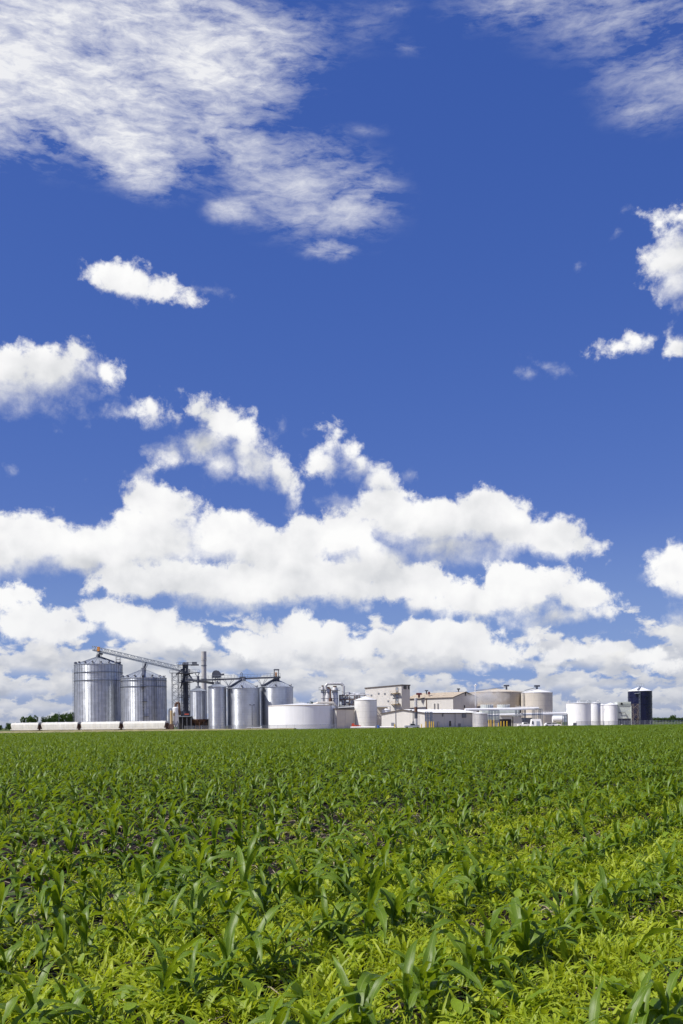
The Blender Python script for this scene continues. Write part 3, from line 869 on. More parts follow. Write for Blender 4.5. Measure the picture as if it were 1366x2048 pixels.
def hopper_car(px0, px1, label):
    a, b = on_track(px0), on_track(px1)
    c = (a + b) / 2; L = (b - a).length
    t = thing('hopper_car', label, 'rail car', (c.x, c.y, 0), 'covered hopper cars on the siding')
    X = lambda s, y, z: c + tdir * s + tside * y + Vector((0, 0, z))
    zb, zt_ = .95, 4.05
    sec = [(-1.30, zb - .25), (-1.52, zb), (-1.58, zb + 1.2), (-1.56, zb + 2.2), (-1.36, zb + 2.75), (-.8, zt_), (.8, zt_), (1.36, zb + 2.75), (1.56, zb + 2.2), (1.58, zb + 1.2), (1.52, zb), (1.30, zb - .25)]
    n = len(sec); mb = MB(); h = L / 2
    rows = [(-h + 2.1, .0), (-h + .55, .55)]
    rings = []
    for s, lift in ((-h + .45, 1), (-h + 1.1, 0), (h - 1.1, 0), (h - .45, 1)):
        ring = []
        for (y, z) in sec:
            zz = z if not lift else max(z, zb + 1.9)
            ring.append(X(s, y, zz))
        rings.append(ring)
    vs = [p for r in rings for p in r]; fs = []
    for k in range(3):
        for i in range(n): fs.append((k * n + i, k * n + (i + 1) % n, (k + 1) * n + (i + 1) % n, (k + 1) * n + i))
    fs += [tuple(range(n)), tuple(range(4 * n - 1, 3 * n - 1, -1))]
    mb.add(vs, fs); body = mb.build('body', M['car_white'], t)
    nr = 7
    MB().bar(X(-h + .6, 0, zt_ + .07), X(h - .6, 0, zt_ + .07), .7, .12).build('running_board', M['steel_light'], body)
    for i in range(4):
        s = -h + L * (i + .5) / 4
        MB().tube(X(s, 0, zt_ - .02), X(s, 0, zt_ + .22), .42, n=12).build('roof_hatch', M['car_white'], body)
        hs = MB(); 
        q = [X(s - L * .10, -.9, zb + .02), X(s + L * .10, -.9, zb + .02), X(s + L * .10, .9, zb + .02), X(s - L * .10, .9, zb + .02)]
        w = [X(s - .5, -.5, .35), X(s + .5, -.5, .35), X(s + .5, .5, .35), X(s - .5, .5, .35)]
        hs.add(q + w, [(0, 1, 2, 3), (7, 6, 5, 4), (0, 4, 5, 1), (1, 5, 6, 2), (2, 6, 7, 3), (3, 7, 4, 0)])
        hs.build('discharge_hopper', M['car_white'], t)
    for y in (-1.5, 1.5): MB().bar(X(-h + .1, y, 1.12), X(h - .1, y, 1.12), .16, .30).build('side_sill', M['car_white'], t)
    for s in (-1, 1):
        e = MB().bar(X(s * (h - .1), -1.5, 1.1), X(s * (h - .1), 1.5, 1.1), .3, .35)
        for y in (-1.45, -.5, .5, 1.45): e.bar(X(s * (h - .15), y, 1.1), X(s * (h - .75), y * .75, 3.9), .16)
        for z in (1.8, 2.5, 3.2): e.bar(X(s * (h - .3), -1.4, z), X(s * (h - .3), 1.4, z), .10)
        e.build('end_frame', M['rust'], t)
        MB().slab([X(s * (h - .9), -1.3, 1.0), X(s * (h - .9), 1.3, 1.0), X(s * (h - .40), 1.2, 3.3), X(s * (h - .40), -1.2, 3.3)], tdir * (s * .05)).build('end_sheet', M['rust'], t)
        MB().bar(X(s * h, 0, .95), X(s * (h + .55), 0, .95), .35).build('coupler', M['rust'], t)
        for ds in (-.9, .9):
            for y in (-.75, .75):
                MB().tube(X(s * (h - 2.2) + ds, y - .07, .50), X(s * (h - 2.2) + ds, y + .07, .50), .46, n=18).build('wheel', M['rust'], t)
        MB().bar(X(s * (h - 2.2) - 1.5, -1.0, .55), X(s * (h - 2.2) + 1.5, -1.0, .55), .2, .42).bar(X(s * (h - 2.2) - 1.5, 1.0, .55), X(s * (h - 2.2) + 1.5, 1.0, .55), .2, .42).bar(X(s * (h - 2.2), -1, .6), X(s * (h - 2.2), 1, .6), .3).build('bogie_frame', M['rust'], t)
    return t


for (p0, p1, lb) in ((25, 82.5, 'cream white covered hopper car at the open end of the siding by the trees'), (85.5, 161, 'cream white covered hopper car coupled second from the open end of the siding'),
                     (164.5, 245, 'cream white covered hopper car standing before the tall ribbed bin'), (248.5, 336, 'cream white covered hopper car beside the white dust separator')):
    hopper_car(p0, p1, lb)
rt = MB()
E0, E1 = T0 - tdir * 90, T1 + tdir * 30
sd = thing('railway_track', 'rusty railway siding track beneath the hopper cars', 'railway track', (T0.x, T0.y, 0))
for y in (-.75, .75): MB().bar(E0 + tside * y + Vector((0, 0, .0)), E1 + tside * y + Vector((0, 0, .0)), .09, .16).build('rail', M['rust'], sd)
bank_m = material('dry_grass_bank', (.22, .20, .10), .95, 0, .25, .4, bump=.4, spec=.1)
bm_ = MB(); nb = 40
for i in range(nb + 1):
    p = (T0 - tdir * 60).lerp(T1 + tdir * 60, i / nb) - tside * 0
    off = 5.0
    for d_, z in ((off + 3.0, -.05), (off + 1.4, .62 + .07 * math.sin(i * 2.3)), (off + .2, .60 + .05 * math.cos(i * 1.7)), (off - 1.6, -.05)):
        bm_.v.append(tuple(p - tside * d_ + Vector((0, 0, z))))
for i in range(nb):
    for k in range(3): bm_.f.append((i * 4 + k, i * 4 + k + 1, i * 4 + 5 + k, i * 4 + 4 + k))
tag(bm_.build('earth_bank', bank_m, None, True), 'low dry earth bank along the siding', 'bank', kind='structure')

# ------------------------------------------------------------------ tanks
def tank(label, cx, depth, rpx, eave, peak, mat, roof_mat, group=None, bands=(), band_mat='steel', rail=0, name='storage_tank', z0=0.0, n=72, cat='tank'):
    P = at(cx, 1440, depth); rad = rpx / F * depth
    ze = at(cx, eave, depth).z; zp = at(cx, peak, depth).z
    t = thing(name, label, cat, (P.x, P.y, 0), group)
    k = max(3, int(ze / 2.4)); prof = []
    for i in range(k):
        za, zb = z0 + (ze - z0) * i / k, z0 + (ze - z0) * (i + 1) / k
        prof += [(rad, za), (rad, zb - .03), (rad - .012, zb - .015)]
    prof.append((rad, ze))
    MB().lathe((P.x, P.y, 0), prof, n, close=False).build('shell', M[mat], t, True)
    rf = MB().lathe((P.x, P.y, 0), [(rad + .12, ze - .15), (rad + .14, ze + .02), (rad * .5, ze + (zp - ze) * .52), (.4, zp), (.4, zp + .15)], n).build('roof', M[roof_mat], t, True)
    for by in bands:
        z = at(cx, by, depth).z
        MB().lathe((P.x, P.y, 0), [(rad + .01, z - .1), (rad + .12, z - .1), (rad + .12, z + .1), (rad + .01, z + .1)], n, close=False).build('band', M[band_mat], t)
    MB().lathe((P.x, P.y, 0), [(rad + .45, -.02), (rad + .45, .25), (rad + .02, .26)], n, close=False).build('foundation', M['concrete'], t)
    if rail:
        a0, a1 = R(200), R(340)
        rm = MB(); pts = []
        for i in range(rail + 1):
            a = a0 + (a1 - a0) * i / rail
            p = Vector((P.x + math.cos(a) * (rad - .2), P.y + math.sin(a) * (rad - .2), ze)); pts.append(p)
            rm.bar(p, p + Vector((0, 0, 1.1)), .06)
        for i in range(rail): rm.bar(pts[i] + Vector((0, 0, 1.1)), pts[i + 1] + Vector((0, 0, 1.1)), .06).bar(pts[i] + Vector((0, 0, .55)), pts[i + 1] + Vector((0, 0, .55)), .05)
        rm.build('roof_rail', M['steel_light'], rf)
    return t, P, rad, ze, zp


wt_, Pw, rw, ew, kw = tank('very wide low white tank standing before the galvanised silos', 604.5, 432, 67.5, 1411, 1406.5, 'white', 'roof_white', bands=(1411.8,), band_mat='duct', n=96)
ladder(wt_, Pw, rw, R(-32), .3, ew, 'steel_light', False)
MB().pipe([(Pw.x + rw * .35, Pw.y - rw * .3, ew + .4), (Pw.x + rw * .5, Pw.y - rw * .35, ew + 1.0), (Pw.x + rw * .93, Pw.y - rw * .2, ew + 1.0), (Pw.x + rw * 1.05, Pw.y - rw * .15, ew - 1)], .5, 12).build('roof_pipe', M['beige'], wt_)
bt, Pb, rb_, eb, kb = tank('pale round tank with pointed roof beside the tan annex', 731.5, 434, 22.5, 1400, 1393, 'pale_tank', 'roof_white')
f1, Pf1, rf1, ef1, kf1 = tank('large brown stained fermenter tank wreathed in steam', 993, 492, 56, 1385, 1377, 'brownstain', 'tank_roof')
f2, Pf2, rf2, ef2, kf2 = tank('large clean beige fermenter tank next to the white pipe bridge', 1074, 480, 31, 1385.5, 1377.5, 'beige', 'roof_white')
for (f_, P_, k_, r_) in ((f1, Pf1, kf1, rf1), (f2, Pf2, kf2, rf2)):
    q = Vector((P_.x, P_.y, k_))
    xs = P_.x + (20 / F * 492 if f_ is f1 else 0)
    MB().box((xs, P_.y - 1, k_ + 1.3), (2.6, 1.4, .8)).tube((xs, P_.y - 1, k_ - .8), (xs, P_.y - 1, k_ + 1.2), .4, n=8).build('agitator', M['dark'], f_)
    MB().bar((xs, P_.y - 1, k_ + .6), (P_.x - r_ * .85, P_.y - r_ * .5, (k_ + ef1) / 2 - .2), .9, .25).build('roof_walkway', M['steel_light'], f_)
ladder(f2, Pf2, rf2, R(-152), .3, ef2, 'steel', True)
sv, Ps, rs, es, ks = tank('short pale grey tank at the end of the long shed', 960, 402, 15, 1427, 1425, 'stainless', 'roof_white', name='process_tank')
wa, Pa, ra, ea, ka = tank('broad bright white tank with railed roof beyond the pipe bridge', 1157.5, 440, 24, 1406.5, 1404.5, 'white_clean', 'roof_white', 'white tanks at the east end', rail=10)
tank('bright white tank tucked behind the broad railed one', 1190, 452, 11, 1406.5, 1404.5, 'white_clean', 'roof_white', 'white tanks at the east end', rail=6)
tank('narrow white tank squeezed between two larger white tanks', 1205, 462, 8, 1410, 1408, 'white_clean', 'roof_white', 'white tanks at the east end')
tank('small white tank with domed roof beside the louvred cooling unit', 1221.5, 440, 13.8, 1409.5, 1406, 'white_clean', 'white_clean', 'white tanks at the east end')
gs = MB()
for dx in (-5, -1, 3): gs.pipe([(Pa.x + dx, Pa.y - 2, ea), (Pa.x + dx, Pa.y - 2, ea + 1.0), (Pa.x + dx + .9, Pa.y - 2, ea + 1.0), (Pa.x + dx + 1.0, Pa.y - 2, ea + .6)], .12, 8)
gs.pipe([(Pa.x + 7.6, Pa.y - 2, ea), (Pa.x + 7.6, Pa.y - 2, ea + 1.0), (Pa.x + 8.6, Pa.y - 2, ea + 1.0), (Pa.x + 8.7, Pa.y - 2, ea + .3)], .12, 8)
gs.build('vent_gooseneck', M['white_clean'], wa)
nt, Pn, rn, en, kn = tank('dark navy blue enamelled silo with white cone roof', 1280.5, 450, 23.5, 1382, 1373.5, 'navy', 'white_clean', bands=(1394, 1407.5), band_mat='navy', name='navy_silo', cat='silo')
ladder(nt, Pn, rn, R(-108), .3, en, 'steel_light', True)
MB().bar((Pn.x, Pn.y - .5, kn + .1), (Pn.x - rn * .45, Pn.y - rn * .9, en + .5), .7, .3).build('roof_ladder', M['steel_light'], nt)
rm = MB()
for dx in (-1.6, -.6, .5, 1.5): rm.bar((Pn.x + dx, Pn.y - 1, kn - .3), (Pn.x + dx, Pn.y - 1, kn + 1.3), .08)
rm.bar((Pn.x - 1.6, Pn.y - 1, kn + 1.3), (Pn.x + 1.5, Pn.y - 1, kn + 1.3), .08); rm.build('peak_rail', M['steel_light'], nt)
MB().box((Pn.x - rn * .52, Pn.y - rn * .86 - .5, en - 1.2), (2.2, 1.2, .2), R(-30)).build('landing', M['steel_light'], nt)
xt = at(1271, 1440, 436)
xs_ = thing('scaffold_stair', 'rust brown scaffold stair tower before the navy silo', 'stair tower', (xt.x, xt.y, 0))
lattice(MB(), (xt.x, xt.y), 2.3, 2.3, 0, at(1271, 1408, 436).z, 6, .10, .06).build('lattice_frame', M['scaffold'], xs_)
for i in range(5): MB().bar((xt.x - 1 + 2 * (i % 2), xt.y - .6, 1.8 * i + .2), (xt.x + 1 - 2 * (i % 2), xt.y - .6, 1.8 * i + 2.0), .3, .08).build('stair_flight', M['scaffold'], xs_)
hp = thing('horizontal_tank', 'horizontal white tank on saddles under the pipe bridge', 'tank', tuple(at(1116, 1445, 455)))
MB().tube(at(1105, 1438.5, 455), at(1126, 1438.5, 455), 1.5, n=24).build('shell', M['white'], hp, True)
for px in (1109, 1122): MB().box((at(px, 1440, 455).x, 455, 1.2), (.5, 2.4, 2.4)).build('saddle', M['concrete'], hp)

# ------------------------------------------------------------------ buildings (all stand square to the site, its corner turned to the field)
def shed(name, label, cx, depth, lpx, rpx_, eave, ridge, wall_l, wall_r, roof_mat, gable='left', cat='building', over=.35, seams=True, trim='trim'):
    """corner at cx; faces run back to the left and to the right at 45 degrees; gable names the face with the peak"""
    k = depth / F
    c = at(cx, 1440, depth); c.z = 0
    ul, ur = Vector((-1, 1, 0)).normalized(), Vector((1, 1, 0)).normalized()
    # run lengths so that the far corners land on their columns
    def run(u, px):
        q = (px - 683) / F
        return (q * c.y - c.x) / (u.x - q * u.y)
    la, lb = run(ul, lpx), run(ur, rpx_)
    ze = at(cx, eave, depth).z; zr = at(cx, ridge, depth).z
    t = thing(name, label, cat, tuple(c))
    A, Bp, D_ = c + ul * la, c + ur * lb, c + ul * la + ur * lb
    Z = lambda p, z: Vector((p.x, p.y, z))
    if gable == 'left':
        g0, g1, run_u, run_l = c, A, ur, lb
    elif gable == 'right':
        g0, g1, run_u, run_l = c, Bp, ul, la
    if gable in ('left', 'right'):
        mid = (g0 + g1) / 2
        MB().slab([Z(g0, 0), Z(g1, 0), Z(g1, ze), Z(mid, zr), Z(g0, ze)], run_u * .12).build('gable_wall', M[wall_l if gable == 'left' else wall_r], t)
        o0 = g0 + run_u * run_l
        MB().slab([Z(g0, 0), Z(o0, 0), Z(o0, ze), Z(g0, ze)], (g1 - g0).normalized() * .12).build('side_wall', M[wall_r if gable == 'left' else wall_l], t)
        o1 = g1 + run_u * run_l
        MB().slab([Z(o0, 0), Z(o1, 0), Z(o1, ze), Z((o0 + o1) / 2, zr), Z(o0, ze)], run_u * -.12).build('gable_wall', M[wall_r], t)
        MB().slab([Z(g1, 0), Z(o1, 0), Z(o1, ze), Z(g1, ze)], (g0 - g1).normalized() * .12).build('side_wall', M[wall_l], t)
        dn = (g1 - g0).normalized(); w2 = (g1 - g0).length / 2; sl = (zr - ze) / w2
        for (s0, sg) in ((g0, 1), (g1, -1)):
            e_ = s0 - dn * sg * over
            p = [Z(e_ - run_u * over, ze - sl * over + .03), Z(e_ + run_u * (run_l + over), ze - sl * over + .03), Z(mid + run_u * (run_l + over), zr + .03), Z(mid - run_u * over, zr + .03)]
            rf = MB().slab(p, (0, 0, .16)).build('roof', M[roof_mat], t)
            if seams and s0 is g0:
                ns = int(run_l / 1.2)
                for i in range(1, ns):
                    q0 = p[0].lerp(p[1], i / ns) + Vector((0, 0, .18)); q1 = p[3].lerp(p[2], i / ns) + Vector((0, 0, .18))
                    MB().bar(q0, q1, .07, .07).build('roof_seam', M[roof_mat], rf)
        tm = MB()
        for s0 in (g0, g1): tm.bar(Z(s0 - dn * (over if s0 is g0 else -over) - run_u * (over + .06), ze - sl * over + .05), Z(mid - run_u * (over + .06), zr + .05), .16, .38)
        tm.bar(Z(g0 - dn * (over + .07) - run_u * over, ze - sl * over - .02), Z(g0 - dn * (over + .07) + run_u * (run_l + over), ze - sl * over - .02), .14, .32)
        tm.build('roof_trim', M[trim], t)
    else:                                                            # single pitch
        zs_ = [ze, zr]
        MB().slab([Z(c, 0), Z(A, 0), Z(A, ze), Z(c, zr)], ur * .12).build('left_wall', M[wall_l], t)
        MB().slab([Z(c, 0), Z(Bp, 0), Z(Bp, zr), Z(c, zr)], ul * .12).build('right_wall', M[wall_r], t)
        MB().slab([Z(A, 0), Z(D_, 0), Z(D_, ze), Z(A, ze)], ul * -.12).build('rear_wall', M[wall_l], t)
        MB().slab([Z(Bp, 0), Z(D_, 0), Z(D_, ze), Z(Bp, zr)], ur * -.12).build('end_wall', M[wall_r], t)
        MB().slab([Z(c - ul * .2 - ur * .2, zr + .02), Z(A + ul * .2 - ur * .2, ze + .02), Z(D_ + ul * .2 + ur * .2, ze + .02), Z(Bp - ul * .2 + ur * .2, zr + .02)], (0, 0, .22)).build('roof', M[roof_mat], t)
        MB().bar(Z(c - ul * .2 - ur * .24, zr), Z(A + ul * .2 - ur * .24, ze), .10, .5).bar(Z(c - ul * .24 - ur * .2, zr), Z(Bp - ul * .24 + ur * .2, zr), .10, .5).build('roof_trim', M[trim], t)
    # recessed-looking panel joints: thin proud battens on both visible walls
    for (u, ln, nrm, zz) in ((ul, la, -ur, ze), (ur, lb, -ul, ze)):
        nb_ = max(2, int(ln / 6))
        for i in range(1, nb_):
            p = c + u * (ln * i / nb_) + nrm * .02
            MB().bar(Z(p, .1), Z(p, zz - .3), .10, .06).build('wall_joint', M[wall_l if u is ul else wall_r], t)
    return dict(t=t, c=c, ul=ul, ur=ur, la=la, lb=lb, ze=ze, zr=zr)


def on_face(b, side, f, z, out=.0):
    """point on the left or right face: fraction f from the corner, height z, stood proud by out"""
    u, nrm, ln = (b['ul'], -b['ur'], b['la']) if side == 'l' else (b['ur'], -b['ul'], b['lb'])
    return b['c'] + u * (ln * f) + nrm * out + Vector((0, 0, z))


def face_panel(b, side, f, z, w, h, mat, name, out=.06):
    u = b['ul'] if side == 'l' else b['ur']
    p = on_face(b, side, f, z, out); nrm = -b['ur'] if side == 'l' else -b['ul']
    pts = [p - u * w / 2, p + u * w / 2, p + u * w / 2 + Vector((0, 0, h)), p - u * w / 2 + Vector((0, 0, h))]
    o = MB().slab(pts, nrm * .07).build(name, M[mat], b['t'])
    if name in ('window', 'door', 'louvre_vent'):
        fm = MB(); q = [x + nrm * .09 for x in pts]
        for i in range(4): fm.bar(q[i], q[(i + 1) % 4], .10)
        fm.build('frame', M['trim'], o)
    return o


annex = shed('tan_annex', 'plain tan flat roofed annex joined to the wide white tank', 673.5, 424, 668, 708.5, 1418, 1418, 'wall', 'wall_warm', 'roof_white', gable=None)
tall = shed('process_building', 'tallest pale metal process building with dark roof edge and outside stair', 804, 470, 731, 820.5, 1373, 1370, 'wall', 'wall_warm', 'roof_white', gable=None)
for f, py in ((.82, 1391), (.62, 1388), (.45, 1389), (.28, 1391), (.36, 1404), (.70, 1401)):
    face_panel(tall, 'l', f, at(780, py, 475).z, 1.0, .8, 'steel', 'vent')
for f in (.3, .5, .85): face_panel(tall, 'r', f, at(812, 1378, 470).z, .8, 1.5, 'glass', 'window')
sm_ = MB()
for py in (1386.5, 1408.5):
    z = at(795, py, 470).z
    p0, p1 = on_face(tall, 'l', .03, z, .1), on_face(tall, 'l', .23, z, .1); n_ = -tall['ur'] * 1.8
    fl = MB().slab([p0, p1, p1 + n_, p0 + n_], (0, 0, .16))
    for k in range(5):
        q = (p0 + n_).lerp(p1 + n_, k / 4); fl.bar(q, q + Vector((0, 0, 1.2)), .08)
    fl.bar(p0 + n_ + Vector((0, 0, 1.2)), p1 + n_ + Vector((0, 0, 1.2)), .1)
    fl.build('balcony', M['duct'], tall['t'])
    face_panel(tall, 'l', .12, z + .2, 1.4, 2.6, 'galv_roof', 'door')
    MB().bar(p1 + n_ * .5, on_face(tall, 'l', .05, z - 4.6, .9), .7, .12).build('stair_flight', M['steel_light'], tall['t'])
for px in (1395,): 
    z = at(795, px, 470).z; face_panel(tall, 'l', .12, z + .2, 1.4, 2.6, 'galv_roof', 'door')
# pale canopy and small tank at its foot
cn_ = thing('canopy', 'flat pale canopy between the pale pointed tank and the tall building', 'canopy', tuple(at(767, 1413.5, 452))[:2] + (0,))
q0 = at(767, 1413, 452)
MB().box((q0.x, q0.y, q0.z), (6.4, 4, .3)).build('roof', M['roof_white'], cn_)
for dx in (-3, 3): MB().bar((q0.x + dx, q0.y - 1.8, 0), (q0.x + dx, q0.y - 1.8, q0.z), .2).build('post', M['steel'], cn_)
MB().box((q0.x - .6, q0.y + 1.4, q0.z / 2), (5.0, .5, q0.z - .5)).build('back_wall', M['wall_warm'], cn_)
sv2, *_ = tank('small white domed tank just behind the low gable', 772.5, 436, 8.5, 1420, 1417.5, 'white', 'roof_white', name='process_tank')

low = shed('long_shed', 'long low pale shed with white roof and dark trimmed gable', 850, 398, 763, 962, 1426, 1418.5, 'wall', 'wall', 'roof_white', gable='left')
face_panel(low, 'l', .73, 1.0, 1.6, 1.3, 'steel', 'meter_box', .1)
face_panel(low, 'l', .25, .2, 1.3, 2.4, 'galv_roof', 'door')
for f, z, w, h, mt_, nm in ((.43, .6, .9, 2.1, 'glass', 'door'), (.68, 4.1, 2.6, 1.9, 'steel', 'louvre_vent'), (.30, 4.6, .7, 1.3, 'steel', 'louvre_vent'), (.22, .2, 1.0, 2.2, 'wall_warm', 'door'), (.60, .3, 1.6, 1.4, 'steel', 'meter_box')):
    face_panel(low, 'r', f, z, w, h, mt_, nm)
for f in (.12, .52, .88): MB().bar(on_face(low, 'r', f, .1, .15), on_face(low, 'r', f, low['ze'] - .3, .15), .14).build('downpipe', M['steel'], low['t'])

brn = shed('brown_roofed_building', 'pale building with tan roof and shaded tan gable', 907, 466, 812, 955, 1394.5, 1383.5, 'wall', 'wall_warm', 'tanroof', gable='right')
face_panel(brn, 'r', .5, at(934, 1391, 470).z, .7, 1.4, 'black', 'louvre_vent')
for f in (.31, .38): face_panel(brn, 'l', f, at(880, 1418, 470).z, .5, 2.6, 'steel', 'window')
MB().bar(on_face(brn, 'l', .55, .1, .15), on_face(brn, 'l', .55, brn['ze'] - .3, .15), .35).build('downpipe', M['rust'], brn['t'])
face_panel(brn, 'l', .49, at(868, 1419, 470).z, 1.6, .5, 'roof_white', 'wall_hood', .3)
face_panel(brn, 'r', .45, at(927, 1416, 470).z, .6, 1.3, 'black', 'louvre_vent')


def roof_unit(px, py, dep, w, h, mat, name, parent):
    p = at(px, py, dep); MB().box(p, (w, 1.4, h)).box((p.x, p.y, p.z - h / 2 - .6), (w * .35, .5, 1.6)).build(name, M[mat], parent)


roof_unit(838, 1387.8, 478, 2.6, .9, 'maroon', 'roof_vent', brn['t'])
roof_unit(858, 1386, 480, .9, 1.2, 'maroon', 'roof_vent', brn['t'])
roof_unit(853, 1381.2, 486, 1.6, .5, 'dark', 'roof_fan', brn['t'])
roof_unit(917, 1378, 482, 1.4, .6, 'dark', 'roof_fan', brn['t'])

# ------------------------------------------------------------------ evaporators, pipes and process frame
for i, (x0, x1, y0, lb) in enumerate(((642.5, 649.5, 1373, 'slim stainless evaporator vessel at the end by the trees'), (650, 662.5, 1376, 'stout stainless evaporator vessel under the bent pipe'), (664.5, 676.5, 1374, 'stainless evaporator vessel with red brown collar beside the process frame'))):
    dep = 452 - 4 * (i == 2)
    p = at((x0 + x1) / 2, 1440, dep); r_ = (x1 - x0) / 2 / F * dep; zt_ = at(p.x, y0, dep).z; zt_ = at((x0 + x1) / 2, y0, dep).z
    ev = thing('evaporator', lb, 'vessel', (p.x, p.y, 0), 'evaporator vessels')
    MB().lathe((p.x, p.y, 0), [(r_, 0), (r_, zt_ - .8), (r_ * .75, zt_ - .2), (.2, zt_)], 28).build('vessel', M['stainless'], ev, True)
    MB().lathe((p.x, p.y, 0), [(r_ * .5, zt_ - .3), (r_ * .62, zt_), (r_ * .62, zt_ + .5), (0, zt_ + .5)], 20, close=False).build('collar', M['rust'], ev)
    if i != 1:
        pm = MB().lathe((p.x, p.y, 0), [(r_ + .02, zt_ - 1.6), (r_ + 1.0, zt_ - 1.6), (r_ + 1.0, zt_ - 1.45), (r_ + .02, zt_ - 1.45)], 16, close=False)
        for k in range(8):
            a = 2 * PI * k / 8; q = Vector((p.x + math.cos(a) * (r_ + 1), p.y + math.sin(a) * (r_ + 1), zt_ - 1.5)); pm.bar(q, q + Vector((0, 0, 1.1)), .07)
        pm.lathe((p.x, p.y, 0), [(r_ + .97, zt_ - .45), (r_ + 1.05, zt_ - .45), (r_ + 1.05, zt_ - .38)], 16, close=False)
        pm.build('platform', M['steel'], ev)
    for py in (1385, 1397): z = at(650, py, dep).z; MB().lathe((p.x, p.y, 0), [(r_, z - .08), (r_ + .1, z - .08), (r_ + .1, z + .08), (r_, z + .08)], 24, close=False).build('flange', M['steel'], ev)
arch = thing('vapour_pipe', 'big grey arched vapour pipe looping over the evaporators', 'pipe', tuple(at(687, 1390, 450)))
MB().pipe([at(651.5, 1378, 450), at(651.5, 1371.5, 450), at(655, 1367.8, 450), at(682, 1367.2, 450), at(687, 1371.5, 450), at(687, 1392, 450)], .62, 14).build('pipe_run', M['stainless'], arch, True)
vb = thing('red_brown_reboiler', 'rust brown upright heat exchanger between the evaporators', 'heat exchanger', tuple(at(661, 1457, 446))[:2] + (0,))
q = at(661.5, 1440, 446)
MB().tube((q.x, q.y, 4), (q.x, q.y, at(661, 1396, 446).z), .8, n=14).build('shell', M['rust'], vb, True)
MB().pipe([(q.x, q.y, at(661, 1396, 446).z), (q.x, q.y, at(661, 1378, 446).z), (q.x - 1, q.y, at(661, 1376, 446).z)], .3, 8).build('pipe_run', M['rust'], vb)
MB().box((q.x, q.y, 2), (1.6, 1.4, 4)).build('support', M['steel'], vb)

fp = thing('process_pipe_rack', 'rust brown open steel pipe rack crowded with pipes and vessels', 'pipe rack', tuple(at(705, 1456, 452))[:2] + (0,))
zs0 = [0, at(700, 1410, 452).z, at(700, 1399, 452).z, at(700, 1390.5, 452).z]
xs0 = [at(p, 1440, 452).x for p in (679, 689, 699, 709, 719, 730)]
for x in xs0:
    for dy in (-3, 3): MB().bar((x, 452 + dy, 0), (x, 452 + dy, zs0[3]), .26).build('column', M['rust'], fp)
for z in zs0[1:]:
    for dy in (-3, 3): MB().bar((xs0[0], 452 + dy, z), (xs0[-1], 452 + dy, z), .3).build('beam', M['rust'], fp)
    for x in xs0: MB().bar((x, 449, z), (x, 455, z), .22).build('beam', M['rust'], fp)
rr = random.Random(5)
for k in range(16):
    z = rr.choice(zs0[1:]) + rr.uniform(.25, 1.3); y = 452 + rr.uniform(-3, 2.4); x0 = rr.uniform(xs0[0], xs0[3]); x1 = x0 + rr.uniform(3, 8)
    MB().pipe([(x0, y, z), (min(x1, xs0[-1]), y, z), (min(x1, xs0[-1]), y, z + rr.uniform(-3, 1.0))], rr.uniform(.10, .26), 8).build('pipe_run', M[rr.choice(['stainless', 'white', 'rust', 'steel_light'])], fp)
for (px, py, r_, h_) in ((683, 1397, .9, 3.2), (693, 1394, .7, 2.2), (703, 1404, 1.0, 2.8), (714, 1392, .5, 2.6), (723, 1404, .9, 2.4), (697, 1386, .6, 1.6), (688, 1404, 1.0, 3), (711, 1403, .7, 3)):
    p = at(px, py, 450.5); MB().lathe((p.x, p.y, p.z - h_ / 2), [(.1, 0), (r_, .3), (r_, h_ - .3), (.1, h_)], 16).build('drum', M['stainless'], fp, True)
MB().bar(at(676, 1415, 436), at(709, 1413, 436), 1.6, .5).build('pipe_shelf', M['roof_white'], fp)
MB().box(at(693, 1414.5, 440), (7, 2, 1.0)).build('cable_tray', M['black'], fp)
for px in range(690, 731, 10): MB().pipe([at(px, 1391, 449), at(px + 2, 1388.5, 449), at(px + 7, 1388.5, 449), at(px + 9, 1391, 449)], .2, 8).build('pipe_loop', M['white'], fp)
MB().tube(at(700, 1390.5, 447), at(733, 1389.5, 447), .35, n=10).build('header_pipe', M['stainless'], fp)

# ------------------------------------------------------------------ flare stub, frames, pipe bridges, cooling towers
fs_ = at(832, 1440, 384)
fl = thing('exhaust_stack', 'short standing exhaust stack with scorched rusty middle before the long shed', 'stack', (fs_.x, fs_.y, 0))
zz = [0, at(832, 1447, 384).z, at(832, 1437, 384).z, at(832, 1424, 384).z, at(832, 1414, 384).z, at(832, 1396, 384).z]
MB().box((fs_.x, fs_.y, .5), (2.4, 2.0, 1.4)).build('base', M['dark'], fl)
for (a_, b_, mt_, r_) in ((zz[1] - 1.4, zz[2], 'stainless', .62), (zz[2], zz[3], 'dark', .66), (zz[3], zz[4], 'rust', .62), (zz[4], zz[5], 'stainless', .60)):
    MB().tube((fs_.x, fs_.y, a_), (fs_.x, fs_.y, b_ - .01), r_, n=18).build('stack_section', M[mt_], fl, True)
lm = MB()
for s in (.9, 1.3): lm.bar((fs_.x + s, fs_.y - .3, 0), (fs_.x + s, fs_.y - .3, zz[3]), .07)
for k in range(12): lm.bar((fs_.x + .9, fs_.y - .3, .6 * k + .3), (fs_.x + 1.3, fs_.y - .3, .6 * k + .3), .05)
lm.build('ladder', M['steel'], fl)
bl = MB()


